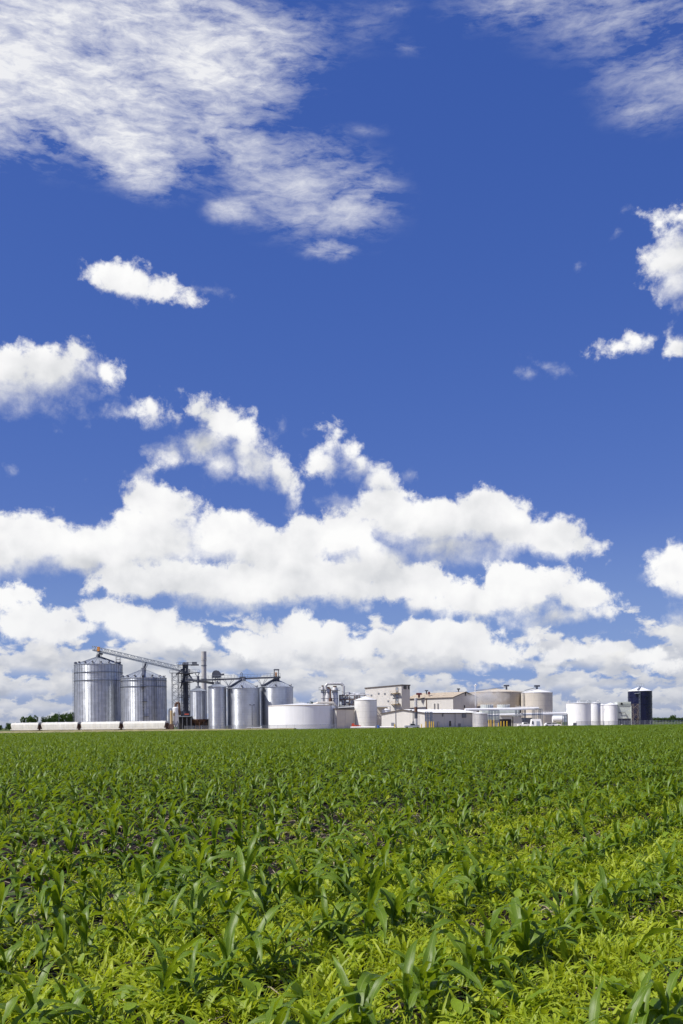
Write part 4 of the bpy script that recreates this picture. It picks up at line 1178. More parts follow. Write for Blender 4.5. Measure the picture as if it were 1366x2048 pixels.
def frame(label, pxs, depth, top, w_px, mat, name='pipe_support', dy=3.0, mids=()):
    p = at(sum(pxs) / len(pxs), 1456, depth)
    t = thing(name, label, 'steel frame', (p.x, p.y, 0))
    for px in pxs:
        x = at(px, 1440, depth).x; z = at(px, top, depth).z
        for s in (-dy / 2, dy / 2): MB().bar((x, depth + s, 0), (x, depth + s, z), .24).build('column', M[mat], t)
        MB().bar((x, depth - dy / 2, z), (x, depth + dy / 2, z), .22).build('beam', M[mat], t)
    for py in (top,) + tuple(mids):
        for s in (-dy / 2, dy / 2):
            a_, b_ = at(pxs[0], py, depth), at(pxs[-1], py, depth); MB().bar((a_.x, depth + s, a_.z), (b_.x, depth + s, b_.z), .2).build('beam', M[mat], t)
    return t


frame('blue grey steel frame at the corner of the long shed', (851, 856, 861, 864), 390, 1424, 1, 'bluesteel', dy=2, mids=(1436, 1444))
frame('blue grey frame carrying the twin pipe bridges beside the cooling tower', (979, 984, 991, 997), 404, 1421, 1, 'bluesteel', mids=(1431, 1441))
frame('grey pipe support frame behind the small white hut', (1032, 1038, 1044, 1050), 424, 1418, 1, 'bluesteel', mids=(1428,))
frame('blue grey pipe support frame close to the small white hut', (1066, 1071, 1078, 1083), 424, 1418, 1, 'bluesteel', mids=(1428,))
frame('pipe support frame next to the horizontal tank', (1127, 1132), 440, 1431, 1, 'bluesteel', mids=(1438,))
pb = thing('upper_pipe_bridge', 'white upper pipe bridge running past the cooling towers', 'pipe bridge', tuple(at(935, 1418, 416)))
for dy, dz in ((-.8, 0), (0, .25), (.8, 0)): MB().tube(at(930, 1419.5, 416) + Vector((0, dy, dz)), at(1077, 1417, 424) + Vector((0, dy, dz)), .33, n=10).build('pipe_run', M['white_clean'], pb, True)
MB().bar(at(930, 1421, 416), at(1077, 1418.8, 424), 2.2, .18).build('tray', M['white_clean'], pb)
for k in range(20):
    a_ = at(1032 + 45 * k / 19, 1417 , 422.5); MB().bar(a_, a_ + Vector((0, 0, 1.0 + .3 * (k % 3 == 0))), .09).build('rail_post', M['white_clean'], pb)
MB().bar(at(1032, 1413.5, 422.5), at(1077, 1412.5, 422.5), .09).build('handrail', M['white_clean'], pb)
pb2 = thing('lower_pipe_bridge', 'long white lower pipe bridge reaching the broad white tank', 'pipe bridge', tuple(at(970, 1430, 420)))
for dy, dz in ((-.8, 0), (0, .3), (.8, 0)): MB().tube(at(968, 1431, 420) + Vector((0, dy, dz)), at(1135, 1426.8, 440) + Vector((0, dy, dz)), .36, n=10).build('pipe_run', M['white_clean'], pb2, True)
MB().bar(at(968, 1432.6, 420), at(1135, 1428.4, 440), 2.2, .18).build('tray', M['white_clean'], pb2)
for k in range(14):
    a_ = at(1082 + 50 * k / 13, 1427.8 - k * .06, 434); MB().bar(a_, a_ + Vector((0, 0, 1.3)), .09).build('rail_post', M['white_clean'], pb2)
MB().bar(at(1082, 1422.4, 434), at(1132, 1421.6, 434), .1).build('handrail', M['white_clean'], pb2)

ct = thing('cooling_tower', 'white grey louvred cooling tower block with two fan stacks', 'cooling tower', tuple(at(998, 1456, 440))[:2] + (0,))
a_, b_ = at(965, 1418, 436), at(1040, 1418, 436); zc_ = at(1000, 1420, 436).z
MB().box(((a_.x + b_.x) / 2, 442, zc_ / 2 + 1.4), (b_.x - a_.x, 10, zc_ - 2.8)).build('casing', M['louvre'], ct)
MB().box(((a_.x + b_.x) / 2, 442, 1.2), (b_.x - a_.x - .6, 9.4, 2.6)).build('water_basin', M['concrete'], ct)
for px in (974, 1007):
    p = at(px, 1440, 440); r_ = 12 / F * 440; z1 = at(px, 1409.5, 440).z
    fk = MB().lathe((p.x, p.y, 0), [(r_ * 1.05, zc_ - .1), (r_, zc_ + .5), (r_ * 1.0, z1), (r_ * .94, z1), (r_ * .92, zc_), (0, zc_)], 32, close=False).build('fan_stack', M['louvre'], ct, True)
    rk = MB()
    for k in range(20):
        an = 2 * PI * k / 20; q = Vector((p.x + math.cos(an) * (r_ + .1), p.y + math.sin(an) * (r_ + .1), zc_)); rk.bar(q, Vector((q.x, q.y, z1 + .15)), .16)
    rk.build('stack_rib', M['white_clean'], fk)
for k in range(12):
    z = 3.2 + (zc_ - 4) * k / 12; MB().bar((a_.x + .3, 436.9, z), (b_.x - .3, 436.9, z), .12, .22).build('louvre', M['louvre'], ct)
dk = thing('loading_bay', 'dark open loading bay behind yellow posts', 'loading bay', tuple(at(1012, 1455, 412))[:2] + (0,))
p = at(1012, 1455, 416)
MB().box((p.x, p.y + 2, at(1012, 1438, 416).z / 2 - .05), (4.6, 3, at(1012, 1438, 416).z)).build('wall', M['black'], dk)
MB().box((p.x + 2.2, p.y + 1.6, at(1012, 1430, 416).z), (9.4, 4.4, .3)).build('roof', M['roof_white'], dk)
MB().box((p.x, p.y + .6, at(1012, 1434, 416).z), (5.4, .3, 1.7)).build('fascia', M['wall'], dk)
MB().box((p.x + 4.9, p.y + 2, at(1012, 1440, 416).z / 2 + .6), (3.4, 3, at(1012, 1430, 416).z - .4)).build('side_panel', M['wall'], dk)
ds = thing('dark_pump_shed', 'dark pump skid beneath the grey pipe support frame', 'pump skid', tuple(at(1055, 1455, 436))[:2] + (0,))
p = at(1052, 1455, 436)
MB().box((p.x, p.y, 2.2), (5.2, 2.4, 3.2)).build('housing', M['dark'], ds)
for dx in (-3.4, -2.2, 2.6, 4.0): MB().lathe((p.x + dx, p.y - 1, .2), [(.1, 0), (.55, .3), (.55, 2.6), (.1, 3.0)], 12).build('pump_drum', M['stainless'], ds)
MB().box((p.x, p.y, .3), (10, 3.4, .5)).build('base', M['concrete'], ds)

cu = thing('cooling_unit', 'tall pale louvred cooling unit beside the navy silo', 'cooling unit', tuple(at(1249, 1456, 438))[:2] + (0,))
x0, x1 = at(1235.5, 1440, 438).x, at(1263.5, 1440, 438).x; z0, z1, z2 = at(1249, 1437, 438).z, at(1249, 1411.5, 438).z, at(1249, 1403.5, 438).z
MB().box(((x0 + x1) / 2, 441, (z0 + z1) / 2), (x1 - x0, 5, z1 - z0)).build('casing', M['louvre'], cu)
MB().box(((x0 + x1) / 2, 441, z0 / 2), (x1 - x0 - .5, 4.4, z0)).build('basin', M['dark'], cu)
MB().box(((x0 + x1) / 2, 441, (z1 + z2) / 2), (x1 - x0 - .2, 4.6, z2 - z1 - .05)).build('upper_casing', M['louvre'], cu)
for k in range(7): MB().bar((x0 + .15, 438.4, z1 - .1 + (z2 - z1) * k / 6), (x1 - .15, 438.4, z1 - .1 + (z2 - z1) * k / 6), .1, .12).build('louvre', M['louvre'], cu)
MB().tube(((x0 + x1) / 2 - 1.2, 438.6, z1 + .9), ((x0 + x1) / 2 - 1.2, 438.2, z1 + .9), .45, n=14).build('fan_port', M['black'], cu)
MB().pipe([(x0 + .4, 438, z1 - 2.8), (x0 + 3.2, 438, z1 - 2.8), (x0 + 4.2, 438, z1 - 5.4)], .12, 8).build('pipe_run', M['steel'], cu)
for x in (x0 + .1, x1 - .1): MB().bar((x, 438.4, 0), (x, 438.4, z1), .25).build('post', M['louvre'], cu)

# ------------------------------------------------------------------ hut, vehicles, bollards, poles
hu = thing('white_hut', 'small white hut with sloping sides and a blue grey door', 'hut', tuple(at(1072, 1452, 400))[:2] + (0,))
p = at(1072, 1452, 400); w0, w1, zt_ = 2.35, 1.75, at(1072, 1438, 400).z
vs = [(p.x - w0, 398.6, 0), (p.x + w0, 398.6, 0), (p.x + w0, 402, 0), (p.x - w0, 402, 0), (p.x - w1, 399.0, zt_), (p.x + w1, 399.0, zt_), (p.x + w1, 401.6, zt_), (p.x - w1, 401.6, zt_)]
MB().add(vs, [(3, 2, 1, 0), (4, 5, 6, 7), (0, 1, 5, 4), (1, 2, 6, 5), (2, 3, 7, 6), (3, 0, 4, 7)]).build('body', M['white_clean'], hu)
MB().slab([(p.x - .1, 398.55, .1), (p.x + 1.3, 398.55, .1), (p.x + 1.2, 398.83, 2.2), (p.x - .0, 398.83, 2.2)], (0, -.06, 0)).build('door', M['galv_roof'], hu)
MB().slab([(p.x - 1.9, 398.6, 1.1), (p.x - 1.3, 398.6, 1.1), (p.x - 1.25, 398.78, 2.3), (p.x - 1.75, 398.78, 2.3)], (0, -.06, 0)).build('window', M['glass'], hu)


def car(label, px, depth, rz, mat, kind='car', group=None):
    p = at(px, 1456, depth)
    t = thing('parked_' + kind, label, kind, (p.x, p.y, 0), group, rz)
    L, Wd = (4.5, 1.8) if kind == 'car' else (5.6, 2.0)
    prof = [(-L / 2, .35), (L / 2, .35), (L / 2, .85), (L / 2 - 1.1, .98), (L / 2 - 1.9, 1.48), (-L / 2 + .9, 1.48), (-L / 2 + .1, .95)] if kind == 'car' else [(-L / 2, .45), (L / 2, .45), (L / 2, 1.05), (L / 2 - 1.4, 1.15), (L / 2 - 2.0, 1.85), (L / 2 - 3.5, 1.85), (L / 2 - 3.6, 1.15), (-L / 2, 1.15)]
    mb = MB(); loc = Vector((p.x, p.y, 0))
    mb.slab([loc + Vector((x, -Wd / 2, z)) for x, z in prof], (0, Wd, 0)).build('body', M[mat], t)
    ws = [(L / 2 - 1.95, 1.40), (L / 2 - 1.25, 1.02), (-L / 2 + .5, 1.02), (-L / 2 + 1.0, 1.40)] if kind == 'car' else [(L / 2 - 2.05, 1.76), (L / 2 - 1.55, 1.2), (L / 2 - 3.5, 1.2), (L / 2 - 3.45, 1.76)]
    for s in (-1, 1): MB().slab([loc + Vector((x, s * (Wd / 2 + .005), z)) for x, z in ws], (0, s * .02, 0)).build('window', M['glass'], t)
    for x in (-L / 2 + .85, L / 2 - .85):
        for s in (-1, 1): MB().tube(loc + Vector((x, s * (Wd / 2 - .18), .34)), loc + Vector((x, s * (Wd / 2 + .03), .34)), .34, n=16).build('wheel', M['rubber'], t)
    return t


car('white parked car under the pipe bridge beside a second one', 1099, 430, R(8), 'white_clean', group='parked vehicles')
car('white parked car close to the pipe support by the horizontal tank', 1111, 433, R(-10), 'white_clean', group='parked vehicles')
car('white pickup truck parked beside the small white hut', 1049, 404, R(6), 'white_clean', 'pickup', 'parked vehicles')
car('grey parked pickup before the exhaust stack', 824, 380, R(4), 'galv_roof', 'pickup', 'parked vehicles')

tr = thing('flatbed_trailer', 'long white flatbed trailer parked before the ringed silo', 'trailer', tuple(at(507, 1458, 418))[:2] + (0,))
p, p2 = at(494, 1455.3, 418), at(523, 1455.0, 418)
MB().bar(p, p2, 2.4, .35).build('deck', M['white'], tr)
for px in (497, 500, 516): 
    for dy in (-1, 1): q = at(px, 1456, 418); MB().tube((q.x, 418 + dy - .12, .42), (q.x, 418 + dy + .12, .42), .42, n=14).build('wheel', M['rubber'], tr)
MB().box((at(522, 1456, 418).x, 418, .9), (.6, 2.2, 1.2)).build('headboard', M['white'], tr)
sk = thing('red_lift', 'small red boom lift parked at the foot of the pale pointed tank', 'boom lift', tuple(at(710, 1456, 414))[:2] + (0,))
p = at(708, 1455, 414)
MB().box((p.x, p.y, 1.1), (2.0, 1.6, .9)).build('chassis', M['red'], sk)
MB().bar((p.x - .3, p.y, 1.5), (p.x + 2.9, p.y, 1.1), .35).build('boom', M['red'], sk)
MB().box((p.x - .4, p.y, 1.85), (1.0, 1.0, .7)).build('turret', M['red'], sk)
for dx in (-.75, .75):
    for dy in (-.8, .8): MB().tube((p.x + dx, p.y + dy - .12, .42), (p.x + dx, p.y + dy + .12, .42), .42, n=14).build('wheel', M['rubber'], sk)
cbp = thing('ground_pipe', 'long white pipe lying low along the front of the tanks', 'pipe', tuple(at(770, 1456, 410))[:2] + (0,))
MB().tube(at(701, 1454.8, 410), at(846, 1453.2, 410), .33, n=10).build('pipe_run', M['white_clean'], cbp)
for px in range(704, 846, 14): x = at(px, 1455, 410).x; MB().box((x, 410, .22), (.3, .6, .46)).build('pipe_support', M['concrete'], cbp)


def bollard(px, depth, h, label, grp):
    x = at(px, 1450, depth).x
    t = thing('bollard', label, 'bollard', (x, depth, 0), grp)
    MB().tube((x, depth, 0), (x, depth, h - .12), .17, n=12).build('post', M['yellow'], t)
    MB().lathe((x, depth, h - .12), [(.17, 0), (.15, .08), (.05, .14)], 12).build('cap', M['yellow'], t)


for px in (852, 859, 863, 867, 843): bollard(px, 384, 2.6 if px != 843 else 1.6, 'yellow steel bollard at the corner of the long shed', 'yellow bollards at the shed corner')
bollard(789.5, 384, 1.7, 'single yellow bollard before the white gable beside the light pole', 'yellow bollards')
for px in (978, 982, 988): bollard(px, 398, 3.0, 'tall yellow bollard under the blue grey pipe frame', 'yellow bollards under the pipe frame')
for px in (1002, 1008, 1014): bollard(px, 398, 2.4, 'yellow bollard before the dark loading bay', 'yellow bollards at the loading bay')
bollard(997, 398, 1.8, 'thick yellow bollard between the pipe frame and the loading bay', 'yellow bollards')


def pole(label, px, depth, top, heads=2):
    x = at(px, 1450, depth).x; z = at(px, top, depth).z
    t = thing('light_pole', label, 'light pole', (x, depth, 0), 'yard light poles')
    MB().tube((x, depth, 0), (x, depth, z), .20, .12, 10).build('mast', M['dark'], t)
    MB().bar((x - .9, depth, z - .1), (x + .9, depth, z - .1), .12).build('cross_arm', M['dark'], t)
    for s in ((-.8, .8) if heads == 2 else (-.8,)): MB().box((x + s, depth - .2, z + .1), (.75, .6, .35)).build('lamp_head', M['dark'], t)
    MB().tube((x, depth, 0), (x, depth, .6), .4, n=12).build('footing', M['concrete'], t)


pole('dark twin headed light pole before the ringed galvanised silo', 504.5, 420, 1410)
pole('dark twin headed light pole before the low gable wall', 792, 382, 1397)
pole('short light pole before the louvred cooling unit', 1244, 410, 1426, 1)
pole('light pole beside the end wall of the gable shed', 826.5, 392, 1421, 1)
wp = thing('utility_pole', 'thin utility pole standing beyond the hopper cars among trees', 'pole', tuple(at(118, 1450, 640))[:2] + (0,))
x = at(118, 1450, 640).x
MB().tube((x, 640, 0), (x, 640, at(118, 1423, 640).z), .16, .1, 8).build('mast', M['steel_light'], wp)
MB().bar((x - .8, 640, at(118, 1425, 640).z), (x + .8, 640, at(118, 1425, 640).z), .12).build('cross_arm', M['steel_light'], wp)
# vent stack with white hood behind the brown roofed building
vs_ = thing('white_vent_stack', 'white vent stack with hooked hood beside the stained tank', 'vent', tuple(at(951, 1440, 474))[:2] + (0,))
p = at(951, 1440, 474)
MB().tube((p.x, p.y, 0), (p.x, p.y, at(951, 1374, 474).z), .18, n=12).build('stack', M['white_clean'], vs_)
MB().pipe([at(951, 1374, 474), at(950, 1370, 474), at(952, 1369, 474), at(953, 1371.5, 474)], .34, 10).build('hood', M['white_clean'], vs_)

# small drums and cabinets in the gap by the low gable
for (px, dep, lb, mt_, h_) in ((757, 404, 'blue drum standing at the foot of the pale pointed tank', 'blue', 1.3), (753, 406, 'grey cabinet beside the blue drum', 'steel', 1.8), (1150, 404, 'dark cabinet by the fence before the broad white tank', 'dark', 1.4)):
    p = at(px, 1455, dep); t = thing('drum' if 'drum' in lb else 'cabinet', lb, 'drum' if 'drum' in lb else 'cabinet', (p.x, p.y, 0))
    if 'drum' in lb:
        MB().lathe((p.x, p.y, 0), [(.55, 0), (.55, h_ * .33), (.59, h_ * .35), (.55, h_ * .38), (.55, h_ * .66), (.59, h_ * .68), (.55, h_ * .7), (.55, h_)], 20).build('shell', M[mt_], t)
        MB().tube((p.x, p.y, h_), (p.x, p.y, h_ + .05), .5, n=20).build('lid', M['steel'], t)
    else:
        MB().box((p.x, p.y, h_ / 2), (1.3, .8, h_)).build('body', M[mt_], t); MB().box((p.x, p.y - .42, h_ / 2), (1.1, .05, h_ * .85)).build('door', M[mt_], t)

# ------------------------------------------------------------------ fences
def fence(label, pts, h, n_per, mesh_alpha=.35):
    t = thing('chain_link_fence', label, 'fence', (pts[0][0], pts[0][1], 0))
    mm = bpy.data.materials.get('chain_link_mesh')
    if mm is None:
        mm = bpy.data.materials.new('chain_link_mesh'); mm.use_nodes = True
        tt = mm.node_tree; B = NB(tt); bs = tt.nodes['Principled BSDF']
        bs.inputs['Base Color'].default_value = (.32, .33, .35, 1); bs.inputs['Metallic'].default_value = .4
        bs.inputs['Roughness'].default_value = .5; bs.inputs['Alpha'].default_value = mesh_alpha
    for a, b in zip(pts[:-1], pts[1:]):
        a, b = Vector((a[0], a[1], 0)), Vector((b[0], b[1], 0)); L = (b - a).length; n = max(1, int(L / n_per))
        for i in range(n + 1):
            p = a.lerp(b, i / n); MB().tube(p, p + Vector((0, 0, h + .1)), .055, n=6).build('post', M['galv_roof'], t)
        for z in (.15, h): MB().bar(a + Vector((0, 0, z)), b + Vector((0, 0, z)), .05).build('rail', M['galv_roof'], t)
        MB().poly([a + Vector((0, .03, .1)), b + Vector((0, .03, .1)), b + Vector((0, .03, h)), a + Vector((0, .03, h))]).build('wire_mesh', mm, t)
    return t


fence('chain link fence before the white tanks and navy silo', [(at(1150, 1450, 400).x, 398), (at(1300, 1450, 420).x, 420)], 2.0, 3.0)
fence('chain link fence running off past the navy silo', [(at(1302, 1450, 421).x, 421.5), (at(1420, 1450, 470).x, 470)], 2.0, 3.0)
fence('low chain link fence along the foot of the elevator and the wide white tank', [(at(372, 1450, 400).x, 396), (at(672, 1450, 400).x, 404)], 1.9, 3.2, .25)

# ------------------------------------------------------------------ steam over the cooling towers
sm = bpy.data.materials.new('drifting_steam'); sm.use_nodes = True
tt = sm.node_tree; tt.nodes.clear(); B = NB(tt)
pv = tt.nodes.new('ShaderNodeVolumePrincipled'); om = tt.nodes.new('ShaderNodeOutputMaterial')
tc = tt.nodes.new('ShaderNodeTexCoord').outputs['Object']
nz = B.noise(tc, .16, 4, .6, dist=.6)
gr = B.math('SUBTRACT', 1.0, B.vec('LENGTH', B.vec('MULTIPLY', tc, (1 / 12.5, 1 / 4.5, 1 / 5.2))), clamp=True)
den = B.math('MULTIPLY', B.step(B.math('ADD', nz, B.math('MULTIPLY', gr, .55)), .52, .98), gr)
B.put(pv.inputs['Density'], B.math('MULTIPLY', den, .55))
pv.inputs['Color'].default_value = (.95, .95, .95, 1); pv.inputs['Anisotropy'].default_value = .2
tt.links.new(pv.outputs[0], om.inputs['Volume'])
q = at(972, 1395, 450)
so = MB().lathe((q.x, q.y, q.z - 5.1), [(2, 0), (9, 1.2), (12.2, 5), (9, 9), (2, 10.2)], 20)
so.v = [(x, q.y + (y - q.y) * .35, z) for x, y, z in so.v]
so.f.append(tuple(range(19, -1, -1)))
o = so.build('steam', sm, None, loc=tuple(q)); tag(o, 'pale steam drifting from the cooling tower across the stained tank', 'steam', kind='stuff')

# ------------------------------------------------------------------ the corn field
def leaf_mat(name, base, alt, trans, rough=.42, midrib=None, spec=.5, tmix=.35, aged=0.0):
    m = bpy.data.materials.new(name); m.use_nodes = True
    t = m.node_tree; t.nodes.clear(); B = NB(t)
    bs = t.nodes.new('ShaderNodeBsdfPrincipled'); tr_ = t.nodes.new('ShaderNodeBsdfTranslucent'); mx = t.nodes.new('ShaderNodeMixShader'); o = t.nodes.new('ShaderNodeOutputMaterial')
    rnd = t.nodes.new('ShaderNodeObjectInfo').outputs['Random']
    tc = t.nodes.new('ShaderNodeTexCoord').outputs['Object']
    uv = B.sep(t.nodes.new('ShaderNodeTexCoord').outputs['UV'])
    n = B.noise(B.vec('ADD', tc, B.comb(B.math('MULTIPLY', rnd, 40), 0, 0)), 9.0, 4, .6)
    col = B.mix(B.math('ADD', B.math('MULTIPLY', rnd, .6), B.math('MULTIPLY', n, .4)), base, alt)
    if midrib:
        across = B.math('ABSOLUTE', B.math('SUBTRACT', uv[0], .5))
        vein = B.math('FRACT', B.math('MULTIPLY', uv[0], 13.0))
        col = B.mix(B.step(B.math('ABSOLUTE', B.math('SUBTRACT', vein, .5)), .32, .5, 0, .22), col, alt)
        col = B.mix(B.step(across, .045, .02, 0, .75), col, midrib)
    if aged:
        col = B.mix(B.step(B.math('ADD', uv[1], B.math('MULTIPLY', B.math('SUBTRACT', n, .5), .9)), .97, 1.12, 0, aged), col, (.33, .26, .09))
    B.put(bs.inputs['Base Color'], col)
    bs.inputs['Roughness'].default_value = rough; bs.inputs['Specular IOR Level'].default_value = spec
    B.put(tr_.inputs['Color'], B.mix(.55, col, trans))
    mx.inputs[0].default_value = tmix
    t.links.new(bs.outputs[0], mx.inputs[1]); t.links.new(tr_.outputs[0], mx.inputs[2]); t.links.new(mx.outputs[0], o.inputs[0])
    return m


M['corn'] = leaf_mat('corn_leaf', (.086, .155, .008), (.155, .242, .018), (.42, .54, .010), .45, (.27, .35, .09), .42, .38, .5)
M['stalk'] = leaf_mat('corn_stalk', (.07, .14, .025), (.12, .20, .04), (.2, .3, .03), .5, None, .4, .12)
M['weed'] = leaf_mat('weed_grass_blade', (.20, .30, .008), (.44, .50, .030), (.62, .70, .02), .50, None, .40, .42, .25)
M['weed2'] = leaf_mat('broad_weed_leaf', (.12, .21, .012), (.26, .36, .02), (.42, .55, .02), .52, None, .35, .36)
M['tree'] = leaf_mat('tree_foliage', (.035, .075, .014), (.075, .13, .025), (.10, .18, .015), .6, None, .25, .2)
M['bark'] = material('grey_brown_bark', (.13, .10, .075), .9, 0, .25, 2, bump=.4)


def strip(path_e, L, W, segs, e0, droop, p, twist, wave, seed, v_fold=.35, base_w=.5, peak=.38):
    """blade of a leaf: points of the two edges and the rib, arching over in the x-z plane"""
    rr = random.Random(seed); pos = Vector((0, 0, 0)); vs = []; uvs = []
    ph = rr.uniform(0, 6)
    for i in range(segs + 1):
        s = i / segs
        e = e0 - droop * s ** p
        if i: pos = pos + Vector((math.cos(e_prev), 0, math.sin(e_prev))) * (L / segs)
        e_prev = e
        fwd = Vector((math.cos(e), 0, math.sin(e))); nor = Vector((-math.sin(e), 0, math.cos(e))); side = Vector((0, 1, 0))
        tw = twist * s * s
        sd = side * math.cos(tw) + nor * math.sin(tw); nr = nor * math.cos(tw) - side * math.sin(tw)
        w = W * ((base_w + (1 - base_w) * math.sin(min(1, s / peak) * PI / 2)) if s < peak else max(0.0, 1 - ((s - peak) / (1 - peak)) ** 1.9)) / 2
        fold = v_fold * (1 - .6 * s)
        for k, q in ((-1, 0), (0, 0), (1, 0)):
            wv = wave * math.sin(ph + s * 17 + (1.6 if k > 0 else 0)) * abs(k) * (w / W * 2)
            vs.append(pos + sd * (k * w * math.cos(fold)) + nr * (abs(k) * w * math.sin(fold) + wv)); uvs.append((.5 + .5 * k, s))
    fs = []
    for i in range(segs):
        for k in (0, 1): fs.append((i * 3 + k, i * 3 + k + 1, i * 3 + k + 4, i * 3 + k + 3))
    return vs, fs, uvs


def mesh_from(name, parts, mats):
    """parts: list of (verts, faces, uvs, material index)"""
    V = []; Fc = []; U = []; MI = []
    for (vs, fs, uvs, mi) in parts:
        k = len(V); V += [tuple(v) for v in vs]; U += uvs; Fc += [tuple(i + k for i in f) for f in fs]; MI += [mi] * len(fs)
    me = bpy.data.meshes.new(name); me.from_pydata(V, [], Fc)
    for m in mats: me.materials.append(m)
    lay = me.uv_layers.new(name='UVMap')
    li = np.empty(len(me.loops), dtype=np.int32); me.loops.foreach_get('vertex_index', li)
    lay.data.foreach_set('uv', np.asarray(U, dtype=np.float32)[li].ravel())
    me.polygons.foreach_set('material_index', MI); me.polygons.foreach_set('use_smooth', [True] * len(Fc))
    me.update()
    return me


rl = random.Random(21)
LEAVES = {'low': [], 'mid': [], 'top': []}
for i in range(6): LEAVES['low'].append(strip(None, rl.uniform(.32, .46), rl.uniform(.052, .068), 9, R(rl.uniform(30, 55)), R(rl.uniform(75, 120)), 1.1, rl.uniform(-.9, .9), .014, i, .4))
for i in range(10): LEAVES['mid'].append(strip(None, rl.uniform(.50, .70), rl.uniform(.066, .092), 10, R(rl.uniform(52, 72)), R(rl.uniform(95, 150)), rl.uniform(1.0, 1.45), rl.uniform(-1.1, 1.1), .020, 40 + i, .38))
for i in range(7): LEAVES['top'].append(strip(None, rl.uniform(.36, .54), rl.uniform(.056, .080), 9, R(rl.uniform(64, 82)), R(rl.uniform(45, 110)), rl.uniform(1.2, 1.9), rl.uniform(-.8, .8), .012, 80 + i, .58, .35, .45))
LEAF_MESH = {k: [mesh_from('corn_leaf_blade', [(*g, 0)], [M['corn']]) for g in v] for k, v in LEAVES.items()}


def stalk_geo(h=.24, r=.013, n=7):
    vs = []; fs = []; uvs = []
    for (z, rr_) in ((-.03, r * 1.15), (h * .35, r), (h * .7, r * .9), (h, r * .45)):
        for i in range(n): a = 2 * PI * i / n; vs.append(Vector((rr_ * math.cos(a), rr_ * math.sin(a), z))); uvs.append((.2, .2))
    for k in range(3):
        for i in range(n): fs.append((k * n + i, k * n + (i + 1) % n, (k + 1) * n + (i + 1) % n, (k + 1) * n + i))
    return vs, fs, uvs


STALK_MESH = mesh_from('corn_stalk', [(*stalk_geo(), 0)], [M['stalk']])


def plant_plan(r_):
    """leaf list of one plant: (kind, index, height, azimuth, scale)"""
    a0 = r_.uniform(0, 2 * PI); out = []
    n = r_.choice((6, 7, 7, 8))
    for i in range(n):
        f = i / (n - 1)
        kind = 'low' if f < .28 else ('mid' if f < .72 else 'top')
        az_ = a0 + PI * (i % 2) + r_.gauss(0, .35) + .12 * i
        out.append((kind, r_.randrange(len(LEAVES[kind])), .035 + .19 * f, az_, r_.uniform(.85, 1.12)))
    return out


def joined_plant(seed, name):
    r_ = random.Random(seed); parts = [(*stalk_geo(n=5), 1)]
    for (kind, j, h, a, s) in plant_plan(r_):
        vs, fs, uvs = LEAVES[kind][j]; c, n = math.cos(a), math.sin(a)
        parts.append(([Vector(((v.x * c - v.y * n) * s, (v.x * n + v.y * c) * s, v.z * s + h)) for v in vs], fs, uvs, 0))
    return mesh_from(name, parts, [M['corn'], M['stalk']])


# soil height, shared by the sheet and everything that grows on it
ROWDIR = Vector((math.sin(R(33.3)), math.cos(R(33.3)), 0)); ROWN = Vector((math.cos(R(33.3)), -math.sin(R(33.3)), 0))
SPACING, ROW0 = 1.48, -3.09
_k = rng.uniform(-1, 1, (26, 2)); _k /= np.linalg.norm(_k, axis=1)[:, None]
_f = np.array([.35, .5, .8, 1.1, 1.6, 2.1, 2.9, 3.7, 4.6, 6., 7.5, 9.] + [12, 15, 19, 23, 28, 33, 12, 17, 22, 27, 31, 36, 14, 20.])
_a = np.array([.020, .018, .014, .012, .010, .009, .008, .007, .006, .006, .005, .005] + [.0045] * 14)
_p = rng.uniform(0, 6.28, 26)


def soil_z(x, y):
    x = np.asarray(x, float); y = np.asarray(y, float)
    fade = np.clip(1.25 - np.hypot(x, y) / 60, 0, 1)
    z = np.zeros_like(x)
    for (kx, ky), f, a, p in zip(_k, _f, _a, _p): z += a * np.sin((kx * x + ky * y) * f + p)
    return z * fade


def field_noise(x, y, f=.5, seed=0):
    r_ = np.random.default_rng(seed); z = np.zeros_like(np.asarray(x, float))
    for i in range(7):
        a = r_.uniform(0, 6.28); k = f * r_.uniform(.5, 2.2); z += np.sin((np.cos(a) * x + np.sin(a) * y) * k * 6.28 / 3 + r_.uniform(0, 6.28))
    return z / 4.0


sd_ = [1.5]
while sd_[-1] < 330: sd_.append(sd_[-1] * 1.026 + .012)
sd_.append(345.0)
us = np.concatenate([np.linspace(-.75, -.45, 12), np.linspace(-.44, .44, 170), np.linspace(.45, .75, 12)])
V = []; 
for d_ in sd_:
    x = us * d_ + us * 4
    y = np.minimum(d_, edge_depth(x) - 1.0) if d_ > 180 else np.full_like(x, d_)
    z = soil_z(x, y) + .004
    V += [tuple(v) for v in np.stack([x, y, z], 1)]
nu = len(us); Fc = [(i * nu + j, i * nu + j + 1, (i + 1) * nu + j + 1, (i + 1) * nu + j) for i in range(len(sd_) - 1) for j in range(nu - 1)]
me = bpy.data.meshes.new('field_soil'); me.from_pydata(V, [], Fc)
ms = bpy.data.materials.new('dark_tilled_soil'); ms.use_nodes = True
t_ = ms.node_tree; B = NB(t_); bs = t_.nodes['Principled BSDF']
tc = t_.nodes.new('ShaderNodeTexCoord').outputs['Object']
n1_ = B.noise(tc, 2.2, 6, .65); n2_ = B.noise(tc, 34, 5, .7)
colr = B.ramp(n1_, [(.3, (.011, .0075, .0075)), (.55, (.020, .0135, .013)), (.75, (.040, .028, .026))])
colr = B.mix(B.step(n2_, .55, .75, 0, .55), colr, (.055, .040, .035))
straw = t_.nodes.new('ShaderNodeTexVoronoi'); straw.feature = 'DISTANCE_TO_EDGE'; B.put(straw.inputs['Vector'], B.mapping(tc, sc=(9, 26, 9), rot=(0, 0, .6)))
